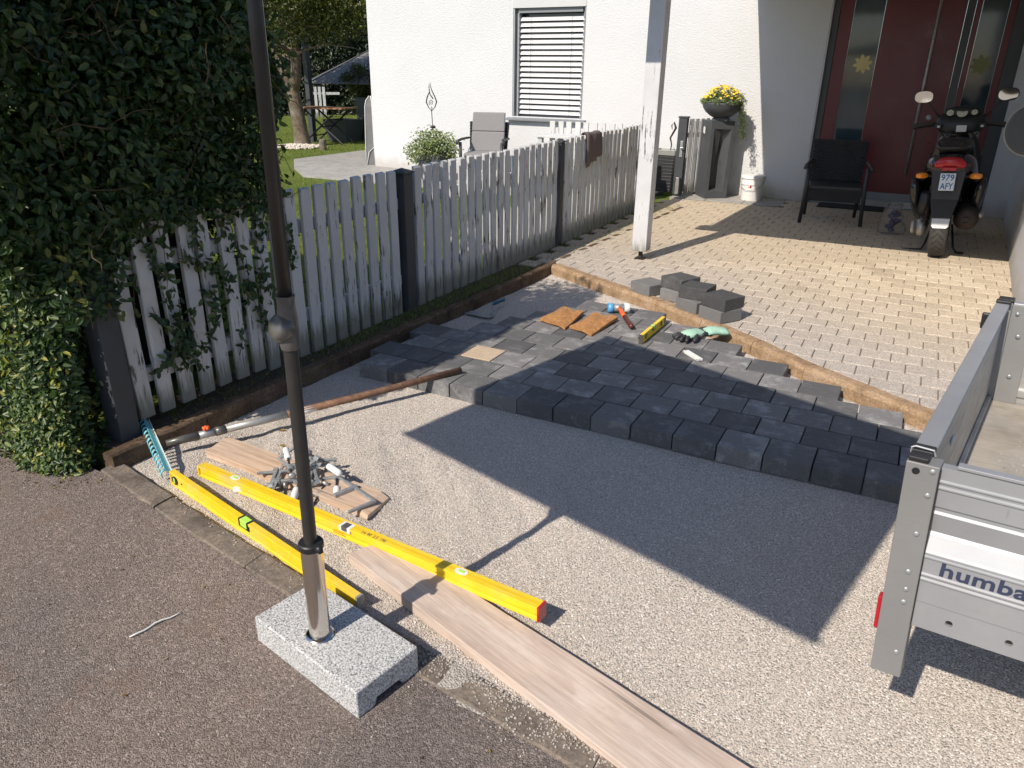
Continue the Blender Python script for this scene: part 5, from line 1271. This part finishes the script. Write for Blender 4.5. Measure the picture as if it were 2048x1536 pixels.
# rake
rk = thing('rake', 'turquoise rake head with a grey and wooden handle resting on the new pavers', 'rake', (-2.70, 1.815, .075))
O_ = Vector((-2.70, 1.815, .075)); a = Vector((-2.905, 1.915, .105)); b_ = Vector((-2.505, 1.705, .050)); dx = (b_-a).normalized()
side = Vector((-.42, -.80, 0)).normalized(); side = (side-dx*side.dot(dx)).normalized()
hd_ = MB(); q0, q1 = a-O_, b_-O_; n_up = Vector((0, 0, 1))
def strip(b, p, q, wv, tv):
    vs = [p-wv-tv, q-wv-tv, q+wv-tv, p+wv-tv, p-wv+tv, q-wv+tv, q+wv+tv, p+wv+tv]; b.add(vs, [(3, 2, 1, 0), (4, 5, 6, 7), (0, 1, 5, 4), (1, 2, 6, 5), (2, 3, 7, 6), (3, 0, 4, 7)])
strip(hd_, q0, q1, side*.012+n_up*.008, side*.001*-1+n_up*.0018); hd_.build('bar', M['turquoise'], rk, .001)
hm = MB(); strip(hm, q0-side*.013-n_up*.006, q1-side*.013-n_up*.006, n_up*.007, side*.0015); hm.build('bar_edge', M['piping'], rk)
for i in range(14):
    t = (i+.35)/13.6; p = q0.lerp(q1, t)+side*.011+n_up*.006
    MB().tube([p, p+side*.010+n_up*-.002, p+side*.017+n_up*-.012, p+side*.017+n_up*-.026, p+side*.013+n_up*-.034], [.0075, .0075, .0065, .0055, .003], 6, flat=.6).build('tine', M['turquoise'], rk, smooth=True)
h0 = Vector((-2.69, 1.845, .070)); h3 = Vector((-1.985, 3.160, .101)); hv = (h3-h0)
def hp(t): return h0+hv*t-O_+Vector((0, 0, -.008*math.sin(math.pi*t)))
MB().tube([hp(0), hp(.05), hp(.09)], [.013, .018, .021], 10).tube([hp(.14), hp(.17)], [.0215, .020], 10).build('socket', M['joint_grey'], rk, smooth=True)
MB().tube([hp(.0905), hp(.1395)], [.018, .018], 10).build('coupling', M['steel'], rk, smooth=True)
kb = MB()
for i in range(5): kb.ell((.010*math.cos(i*1.257), .010*math.sin(i*1.257), .0), (.0075, .0075, .009), 8, 6)
kb.ell((0, 0, .002), (.010, .010, .009), 10, 6); kb.build('knob', M['orange'], rk, smooth=True, loc=tuple(hp(.115)+Vector((0, 0, .028))))
MB().tube([hp(.171), hp(.36)], .0175, 10).build('metal_tube', M['alu_in'], rk, smooth=True)
MB().tube([hp(.361), hp(.7), hp(1.0)], [.0175, .0175, .0165], 12).build('wooden_handle', M['handle_wood'], rk, smooth=True)
MB().tube([hp(.40), hp(.455)], .0179, 10).build('paper_label', M['piping'], rk, smooth=True)

# knee pads
def pad(label, cs, seed):
    r_ = random.Random(seed); c0 = Vector((sum(c[0] for c in cs)/4, sum(c[1] for c in cs)/4, .082)); n = 12; V_, F_ = [], []
    for side_ in (0, 1):
        for j in range(n+1):
            for i in range(n+1):
                s, t = i/n, j/n; x = (cs[0][0]*(1-s)+cs[3][0]*s)*(1-t)+(cs[1][0]*(1-s)+cs[2][0]*s)*t; y = (cs[0][1]*(1-s)+cs[3][1]*s)*(1-t)+(cs[1][1]*(1-s)+cs[2][1]*s)*t
                bulge = .022*(1-(2*s-1)**2)**.7*(.45+.55*math.sin(math.pi*min(1, t*1.1)))+.004*math.sin(s*9+t*5+seed)+.012*t*t*abs(2*s-1)
                rb2 = .007*math.sin(s*7+seed)*(t-.5)
                V_.append((x-c0.x, y-c0.y+rb2, (bulge+.018 if side_ else bulge*.8+.002)))
    m_ = (n+1)*(n+1)
    for j in range(n):
        for i in range(n):
            a_ = j*(n+1)+i; F_.append((a_+1, a_, a_+n+1, a_+n+2)); F_.append((m_+a_, m_+a_+1, m_+a_+n+2, m_+a_+n+1))
    for i in range(n):
        for (p, q) in ((i, i+1), (n*(n+1)+i+1, n*(n+1)+i), ((i+1)*(n+1), i*(n+1)), (i*(n+1)+n, (i+1)*(n+1)+n)): F_.append((p, q, q+m_, p+m_))
    o = MB().add(V_, F_).build('knee_pad', M['suede'], smooth=True, loc=tuple(c0)); o.modifiers.new('es', 'EDGE_SPLIT').split_angle = R(55)
    tag(o, label, 'knee pad', 'pair of orange suede knee pads on the new pavers')
pad('orange suede knee pad nearer the picket fence', [(-2.015, 4.19), (-1.985, 4.475), (-1.812, 4.44), (-1.795, 4.11)], 1)
pad('orange suede knee pad nearer the white headed mallet', [(-1.780, 4.145), (-1.745, 4.46), (-1.570, 4.45), (-1.600, 4.075)], 2)
# mallet
hm_ = thing('mallet', 'mallet with one blue and one white face and an orange handle', 'mallet', (-1.632, 4.635, .082), R(28))
MB().tube([(-.035, 0, .034), (.035, 0, .034)], .026, 20).build('head', M['steel'], hm_, smooth=True)
MB().lathe([(0, 0), (.029, 0), (.033, .004), (.033, .034), (.027, .037), (0, .037)], 24, XF((-.037, 0, .034), (0, R(-90), 0))).build('blue_face', M['blue'], hm_, smooth=True)
MB().lathe([(0, 0), (.029, 0), (.033, .004), (.033, .034), (.027, .037), (0, .037)], 24, XF((.037, 0, .034), (0, R(90), 0))).build('white_face', M['white_pl'], hm_, smooth=True)
d_ = Vector((-1.415-(-1.632), 4.31-4.635, 0)); d_.rotate(Euler((0, 0, R(-28)))); d_ = d_.normalized()
MB().tube([d_*.02+Vector((0, 0, .036)), d_*.10+Vector((0, 0, .030)), d_*.17+Vector((0, 0, .026))], [.015, .016, .015], 12).build('handle', M['orange'], hm_, smooth=True)
MB().tube([d_*.171+Vector((0, 0, .026)), d_*.30+Vector((0, 0, .021)), d_*.35+Vector((0, 0, .020)), d_*.37+Vector((0, 0, .020))], [.015, .0165, .018, .014], 12).build('grip', simple('dark_red_grip', (.10, .022, .018), .4), hm_, smooth=True)
# small level
sv = level('spirit_level', 'short yellow spirit level with three dark vial windows next to the gloves', (-1.292, 4.105, .083), .43, .055, .022, R(89.2), caps=('joint_grey', 'joint_grey'))
for x, z in ((.07, .028), (.36, .028)): side_ring(sv, x, z, .015, -.011, ('black', 'lime'))
MB().box(.19, .24, -.0118, .0118, .026, .0556).build('vial_frame', M['black'], sv, .002); MB().box(.198, .232, -.0122, .0122, .032, .0562).build('vial', M['lime'], sv, .002)
# work gloves
def glove(label, loc, rz, spread, flip=1, cup=.0):
    t = thing('work_glove', label, 'glove', loc, rz, 'pair of mint work gloves with black rubber fingers'); t.scale = (.78, .95, 1)
    b = MB()
    def oval(x, y, z, w_, h_, n=14): return [(x, y+w_*math.cos(a), max(-z*.0, z+h_*math.sin(a))) for a in [2*math.pi*k/n for k in range(n)]]
    b.loft([oval(-.145, .004, .022, .050, .017), oval(-.12, 0, .026, .054, .023), oval(-.08, 0, .028, .048, .024), oval(-.05, .003*flip, .030, .046, .026), oval(-.01, .004*flip, .031, .052, .027), oval(.03, 0, .027, .050, .022), oval(.05, 0, .022, .043, .014)])
    b.build('cuff_and_back', M['mint'], t, smooth=True)
    fl_ = [(.034, .072, 16), (.012, .086, 6), (-.012, .082, -5), (-.034, .066, -15)]
    for i, (y0, L, an) in enumerate(fl_):
        an = R(an*spread); d = Vector((math.cos(an), math.sin(an), 0)); p = Vector((.038, y0, .022))
        MB().tube([p-d*.01, p+d*L*.35+Vector((0, 0, .006)), p+d*L*.7+Vector((0, 0, .0)), p+d*L*.93+Vector((0, 0, -.008)), p+d*L*1.0+Vector((0, 0, -.010))], [.0135, .014, .013, .011, .005], 10).build('finger', M['latex'], t, smooth=True)
    MB().tube([Vector((-.045, .035*flip, .024)), Vector((-.01, .062*flip, .024)), Vector((.02, .078*flip, .020)), Vector((.040, .082*flip, .014)), Vector((.047, .083*flip, .012))], [.018, .017, .015, .012, .005], 10).build('thumb', M['latex'], t, smooth=True)
    MB().loft([oval(.0, .0, .018, .049, .019), oval(.04, 0, .018, .047, .016), oval(.055, 0, .018, .042, .012)]).build('palm_coating', M['latex'], t, smooth=True)
glove('mint green work glove lying on top with its fingers spread towards the ruler', (-1.065, 4.335, .083), R(-118), 1.5, 1)
glove('mint green work glove half hidden behind the other one', (-.965, 4.46, .083), R(-140), .8, -1)
# folding ruler
ru = thing('folding_ruler', 'white folded ruler lying beside the gloves', 'ruler', (-.955, 4.045, .082), R(-42))
for i in range(5): MB().box(-.075+rnd.uniform(-.004, .004), .075+rnd.uniform(-.003, .003), -.018+i*.0075, -.0125+i*.0075, 0, .013).build('ruler_blade', M['piping'], ru, .001)
MB().tube([(.067, -.020, .007), (.067, .020, .007)], .0045, 8).tube([(-.067, -.020, .007), (-.067, .020, .007)], .0045, 8).build('hinge', M['steel'], ru)
# trowel
tw = thing('trowel', 'small trowel with a petrol blue handle lying on the gravel', 'trowel', (-2.53, 4.30, .005), R(0))
MB().add([(-.11, -.035, .012), (.09, -.045, .012), (.10, .040, .012), (-.10, .045, .012), (-.11, -.035, .0145), (.09, -.045, .0145), (.10, .040, .0145), (-.10, .045, .0145)], [(3, 2, 1, 0), (4, 5, 6, 7), (0, 1, 5, 4), (1, 2, 6, 5), (2, 3, 7, 6), (3, 0, 4, 7)]).build('blade', M['steel'], tw)
MB().tube([(.07, .01, .015), (.075, .06, .04), (.03, .10, .06), (.02, .15, .058)], .0045, 8).build('neck', M['steel'], tw, smooth=True)
MB().tube([(.02, .14, .055), (.02, .18, .053), (.02, .26, .050), (.02, .30, .048), (.02, .312, .048)], [.010, .014, .0135, .016, .010], 12).build('handle', M['dark_blue'], tw, smooth=True)
# twig on the asphalt
p0, p1 = Vector((-1.81, 1.005, .024)), Vector((-1.77, 1.158, .024)); pts_ = []
for i in range(9):
    t = i/8; pts_.append(p0.lerp(p1, t)+Vector((.004*math.sin(t*9), .0, .002+.002*math.sin(t*14))))
o = MB().tube(pts_, [.0018, .0026, .003, .0026, .0030, .0026, .0024, .002, .0012], 6).build('twig', M['piping'], smooth=True); tag(o, 'thin pale dry twig lying on the asphalt', 'twig')
# spare pavers on the patio
SP = [((-1.605, 5.205), -28, 0, 'pale grey black paver standing alone at the left of the spare pile'),
      ((-1.358, 5.132), -20, 0, 'black paver at the bottom of the left stack of spare stones'),
      ((-1.365, 5.160), -27, 1, 'black paver on top of the left stack of spare stones'),
      ((-1.185, 4.950), -30, 0, 'black paver at the bottom of the middle stack of spare stones'),
      ((-1.195, 4.985), -6, 1, 'black paver set askew on top of the middle stack of spare stones'),
      ((-.990, 4.824), -31, 0, 'black paver at the bottom of the right stack of spare stones'),
      ((-.985, 4.838), -27, 1, 'black paver on top of the right stack casting a pointed shadow')]
spm = MB().box(-.0985, .0985, -.0985, .0985, 0, .08)
m1 = spm.mesh('paver_a', mk_paver('grey_paver', (.16, .16, .16), (.20, .20, .20), (.27, .27, .265))); m2 = spm.mesh('paver_b', mk_paver('dark_spare_paver', (.060, .060, .063), (.085, .085, .085), (.17, .17, .17)))
for (c, an, lv, lab) in SP:
    o = link('paver', m2 if lv else m1, None, .004, 2, (c[0], c[1], .0925+lv*.0812), (rnd.uniform(-.01, .01) if lv else 0, rnd.uniform(-.01, .01) if lv else 0, R(an))); tag(o, lab, 'paver', 'spare pavers piled on the patio edge')
# fallen leaves
for (u, v, z, rz, lab) in [(-2.33, 2.15, .012, .3, 'yellow fallen leaf on the gravel beside the rake handle'), (-2.42, 2.28, .012, 1.2, 'small brown leaf on the gravel beside the fence kerb'), (-.55, .95, .022, 2.2, 'rust brown leaf on the asphalt near the granite block')]:
    me = leaf_mesh('leaf', mk_leaf('fallen_leaf', [(0, (.42, .28, .06)), (1, (.45, .30, .07))]), [(0, 0, 0)], [(.1, .1, 1)], [.035], [.02], [.5]); o = link('fallen_leaf', me, None, 0, 1, (u, v, z), (0, 0, rz)); tag(o, lab, 'leaf')

# =================================================================== PARASOL ON ITS GRANITE BASE
um = thing('parasol', 'dark parasol pole in a polished sleeve on a speckled granite block', 'parasol', (-1.225, 1.247, .020), R(-11))
hx, hy, hz, cw, ch = .228, .1105, .090, .050, .022
prof = [(-hy, 0), (-cw, 0), (-cw+.008, ch), (cw-.008, ch), (cw, 0), (hy, 0), (hy, hz), (-hy, hz)]
MB().loft([[(x, y, z) for y, z in prof] for x in (-hx, hx)]).build('granite_block', M['granite'], um, .005, 3)
pc_ = Vector((-1.251+1.225, 1.218-1.247, 0)); pc_.rotate(Euler((0, 0, R(11)))); px_, py_ = pc_.x, pc_.y
LEAN = (-.0043, .0053, 0)
def lx(z): return Vector((px_+.0053*z, py_+.0043*z, z))
def lp_(prof, name, mat, n=28, parent=um, **kw): return MB().lathe(prof, n, XF((px_, py_, 0), LEAN)).build(name, M[mat], parent, smooth=True, **kw)
def es(o): o.modifiers.new('es', 'EDGE_SPLIT').split_angle = R(35); return o
es(lp_([(0, .0905), (.040, .0905), (.0415, .093), (.038, .097), (.032, .099), (0, .099)], 'flange', 'chrome'))
es(lp_([(0, .1), (.0295, .1), (.0295, .388), (0, .388)], 'sleeve', 'chrome'))
es(lp_([(.017, .385), (.0325, .385), (.034, .388), (.034, .402), (.031, .406), (.017, .406)], 'collar', 'black'))
MB().tube([(px_+.030, py_, .397), (px_+.041, py_, .399), (px_+.047, py_, .388)], [.010, .011, .007], 8).build('clamp_knob', M['black'], um, smooth=True)
es(lp_([(0, .39), (.0178, .39), (.0178, .975), (0, .975)], 'lower_pole', 'pole_grey'))
j_ = MB().lathe([(0, .955), (.0215, .955), (.024, .965), (.024, 1.03), (.021, 1.06), (.0205, 1.078), (.0225, 1.082), (.0225, 1.086), (0, 1.086)], 24, XF((px_, py_, 0), LEAN))
jo = j_.build('tilt_joint', M['joint_grey'], um, smooth=True); es(jo)
MB().lathe([(0, -.028), (.020, -.027), (.032, -.014), (.035, .0), (.032, .013), (.026, .020), (0, .022)], 24, XF((px_+.000, py_-.010, 1.010), (R(70), R(-20), 0))).build('joint_hub', M['joint_grey'], jo, smooth=True)
up = lx(2.27)
MB().tube([lx(1.08), up], .0162, 20).build('upper_pole', M['pole_grey'], um, smooth=True)
inv = Matrix.Translation((-1.225, 1.247, .020)) @ Matrix.Rotation(R(-11), 4, 'Z'); inv = inv.inverted()
cs_ = [(-2.451, .403, 2.1), (-2.024, 2.042, 2.1), (-.19, 1.375, 2.1), (-.527, -.14, 2.1)]
cl_ = [inv @ Vector(c) for c in cs_]; apx = Vector((up.x, up.y, up.z+.02)); cb = MB()
for i in range(4):
    p, q = cl_[i], cl_[(i+1) % 4]; n = 6; row = [p.lerp(q, k_/n) for k_ in range(n+1)]
    for a_, b2 in zip(row, row[1:]): cb.add([a_, b2, apx], [(0, 1, 2)]); cb.add([a_, b2, b2-Vector((0, 0, .05)), a_-Vector((0, 0, .05))], [(0, 1, 2, 3)])
cn = cb.build('canopy', simple('canopy_cloth', (.30, .28, .26), .9), um); so = cn.modifiers.new('t', 'SOLIDIFY'); so.thickness = .004
for c in cl_:
    dd = (c-apx).normalized(); MB().tube([apx-Vector((0, 0, .03)), c-Vector((0, 0, .02)), c+dd*.012-Vector((0, 0, .03))], [.008, .008, .012], 6).build('rib', M['steel'], um)

# =================================================================== TRAILER
TO = Vector((.122, 1.583, 0)); es_ = Vector((math.cos(R(-3.4)), math.sin(R(-3.4)), 0)); et_ = Vector((.160, .987, 0))
tr = thing('trailer', 'small open aluminium trailer with grooved tailboard and muddy plywood floor', 'trailer', tuple(TO))
def tp(s, t, z): return tuple(es_*(s-.055*(z-.33))+et_*t+Vector((0, 0, z)))     # the body leans a little
def tbox(b, s0, s1, t0, t1, z0, z1):
    vs = [tp(s0, t0, z0), tp(s1, t0, z0), tp(s1, t1, z0), tp(s0, t1, z0), tp(s0, t0, z1), tp(s1, t0, z1), tp(s1, t1, z1), tp(s0, t1, z1)]
    return b.add(vs, [(3, 2, 1, 0), (4, 5, 6, 7), (0, 1, 5, 4), (1, 2, 6, 5), (2, 3, 7, 6), (3, 0, 4, 7)])
WD, LN, ZT = 1.16, 1.50, .864
# tailboard profile (t outward negative, z)
pr = [(0, .860), (0, .832), (-.004, .829), (-.004, .826), (0, .823), (0, .818), (-.004, .815), (-.004, .812), (0, .809), (0, .770), (.006, .764), (.006, .757), (.003, .751), (.010, .706), (.006, .699), (-.008, .669), (-.011, .663), (-.011, .657), (-.014, .655), (-.014, .652), (-.010, .649), (-.010, .614), (-.014, .611), (-.014, .608), (-.010, .605), (-.010, .602), (-.014, .599), (-.014, .596), (-.010, .593), (-.010, .540)]
b = MB(); back = [(.022, z) for _, z in (pr[-1], pr[0])]
b.loft([[tp(s, t, z) for t, z in pr+back] for s in (.063, WD-.088)]); b.build('tailboard', M['alu'], tr)
# lower strip with round holes
hb_ = MB(); z0, z1 = .478, .5395; s_edges = [.063]; holes = [.132, .242, .372, .492, .612, .732, .852, .972]
for i, hs in enumerate(holes):
    a_ = s_edges[-1]; b2 = (hs+holes[i+1])/2 if i+1 < len(holes) else WD-.088; s_edges.append(b2); zc = .507; n = 16; rr_ = .0075
    for (t_, sg) in ((-.010, 1), (-.002, -1)):
        circ, outr = [], []
        for k_ in range(n):
            an = 2*math.pi*k_/n; c, s = math.cos(an), math.sin(an); circ.append(tp(hs+rr_*c, t_, zc+rr_*s))
            m_ = min(((b2-hs)/c if c > 1e-6 else (a_-hs)/c if c < -1e-6 else 9), ((z1-zc)/s if s > 1e-6 else (z0-zc)/s if s < -1e-6 else 9)); outr.append([hs+m_*c, t_, zc+m_*s])
        for cnr in ((b2, z1), (a_, z1), (a_, z0), (b2, z0)):
            kk = min(range(n), key=lambda q: (outr[q][0]-cnr[0])**2+(outr[q][2]-cnr[1])**2); outr[kk][0], outr[kk][2] = cnr
        outr = [tp(*q) for q in outr]
        hb_.add(circ+outr, [((k_+1) % n, k_, n+k_, n+(k_+1) % n)[::sg] for k_ in range(n)])
    hb_.loft([[tp(hs+rr_*math.cos(2*math.pi*k_/n), t_, zc+rr_*math.sin(2*math.pi*k_/n)) for k_ in range(n)] for t_ in (-.002, -.010)], cap=False)
tbox(hb_, .063, WD-.088, -.010, -.002, .4745, .4779)
hb_.build('lower_flange', M['alu'], tr)
def corner(s0, s1, t0, t1):
    o = tbox(MB(), s0, s1, t0, t1, .328, ZT).build('corner_post', M['alu_post'], tr, .002); return o
cp = corner(0, .062, -.016, .030)
tbox(MB(), .0622, .0640, -.0165, .022, .478, .855).build('seam', M['black'], cp)
for s, z in ((.050, .852), (.049, .797), (.042, .703), (.040, .608), (.042, .563), (.042, .530), (.046, .395)):
    q = Vector(tp(s, -.0165, z)); MB().ell((0, 0, 0), (.0062, .003, .0062), 12, 6).build('screw', M['steel'], cp, smooth=True, loc=tuple(q))
q = Vector(tp(.020, -.0163, .846)); MB().lathe([(0, 0), (.0075, 0), (.0075, .001), (0, .001)], 16, XF(tuple(q), (R(90), 0, 0))).build('hole', M['dark'], cp)
corner(0, .05, LN-.03, LN+.016); corner(WD-.087, WD, -.016, .030)
tbox(MB(), .0505, .12, LN-.032, LN-.026, .5, ZT-.004).build('inner_bracket', M['alu_post'], tr, .001)
for z in (.60, .75): MB().ell((0, 0, 0), (.008, .004, .008), 12, 6).build('screw', M['steel'], tr, smooth=True, loc=tp(.085, LN-.035, z))
for z in (.83,): 
    for s in (.07, .105): MB().ell((0, 0, 0), (.007, .004, .007), 12, 6).build('screw', M['steel'], tr, smooth=True, loc=tp(s, LN-.035, z))
# boards
sb1 = tbox(MB(), .004, .030, .032, LN-.032, .49, .848).build('side_board', M['alu_in'], tr)
tbox(MB(), .0, .042, .062, LN-.062, .849, .866).build('top_rail', M['alu'], sb1, .003); tbox(MB(), .031, .045, .035, LN-.034, .502, .515).build('floor_rail', M['alu_in'], sb1, .002)
tbox(MB(), .0315, .0345, .45, .49, .72, .735).build('paper_tag', M['piping'], sb1)
tbox(MB(), WD-.03, WD-.004, .032, LN-.032, .49, .848).build('side_board', M['alu_in'], tr)
fb = MB(); prf = [(LN-.022, .49), (LN-.022, .52), (LN-.028, .528), (LN-.028, .552), (LN-.020, .56), (LN-.020, .80), (LN-.024, .85), (LN, .85), (LN, .49)]
fb.loft([[tp(s, t, z) for t, z in prf] for s in (.052, WD-.052)]); fb.build('front_board', M['alu_in'], tr)
tbox(MB(), .052, WD-.05, LN-.03, LN+.012, .851, .866).build('top_rail', M['alu'], tr, .003)
tbox(MB(), .09, WD-.088, .001, .024, .862, .869).build('top_rail', M['alu'], tr, .001)
for s0, s1, t0, t1 in ((.002, .040, -.014, .020), (.0, .043, .024, .060), (.0, .046, LN-.062, LN-.034), (.004, .052, LN-.030, LN+.014)):
    tbox(MB(), s0, s1, t0, t1, .8655, .876).build('corner_cap', M['black'], tr, .003)
MB().tube([tp(.001, .0215, .868), tp(.001, .0215, .880), tp(.008, .0218, .884), tp(.042, .0222, .882), tp(.046, .0222, .870)], .0022, 6).build('edge_bead', M['alu'], tr)
flr = tbox(MB(), .031, WD-.031, .023, LN-.029, .478, .4995).build('floor', mk_wood('plywood_floor', (.26, .235, .20), (.34, .315, .275), (.40, .375, .335), (3, 3, 3)), tr)
pts_ = []
for i in range(3800):
    s = .12+abs(rnd.gauss(.45, .22)); t = rnd.gauss(.55, .35)
    if .06 < s < WD-.05 and .04 < t < LN-.05 and (s > .22+.1*math.sin(t*5) or rnd.random() < .12): p = tp(s, t, .500); pts_.append(p)
rocks('floor_gravel', pts_, .0018, .0045, M['gravel'], parent=tr)
tbox(MB(), -.011, -.001, .004, .026, .425, .512).build('reflector', M['red'], tr, .003)
tbox(MB(), -.030, -.003, LN-.10, LN-.085, .775, .835).build('black_plate', M['black'], tr, .006)  # plain black block outside the front left corner
MB().tube([tp(.12, .2, .44), tp(.12, LN-.05, .44)], .028, 8).tube([tp(WD-.12, .2, .44), tp(WD-.12, LN-.05, .44)], .028, 8).tube([tp(.1, .95, .26), tp(WD-.1, .95, .26)], .025, 8).build('chassis', M['steel'], tr)
for s in (.14, WD-.14):
    q = tp(s, .95, .225); wq = MB().lathe([(.11, -.07), (.185, -.075), (.22, -.05), (.225, 0), (.22, .05), (.185, .075), (.11, .07)], 32, XF(q, (0, R(90), R(-7)))).build('wheel', M['rubber'], tr, smooth=True)
    MB().lathe([(0, -.04), (.105, -.06), (.109, .06), (0, .04)], 24, XF(q, (0, R(90), R(-7)))).build('rim', M['steel'], wq)
# lettering
def wid(m_): xs = [v.co.x for v in m_.vertices]; return min(xs), max(xs)
m0 = text_mesh('humb', .05, 0, 'tmp', M['ink_dark'], .0012, 1.05); m1_ = text_mesh('b', .05, 0, 'tmp', M['ink_dark'], .0012, 1.05)
w_ = (wid(m0)[1]-wid(m0)[0])-(wid(m1_)[1]-wid(m1_)[0]); hgt_ = max(v.co.y for v in m0.vertices)
me = text_mesh('humbaur', .05, .0004, 'lettering', M['ink_dark'], .0012, 1.05)
o = link('lettering', me, tr, 0, 1, tp(.096-wid(me)[0], -.0106, .6175), (R(90), 0, R(-3.4))); o.scale = (.105/w_, .0325/hgt_, 1)

print('objects', len(S.objects))
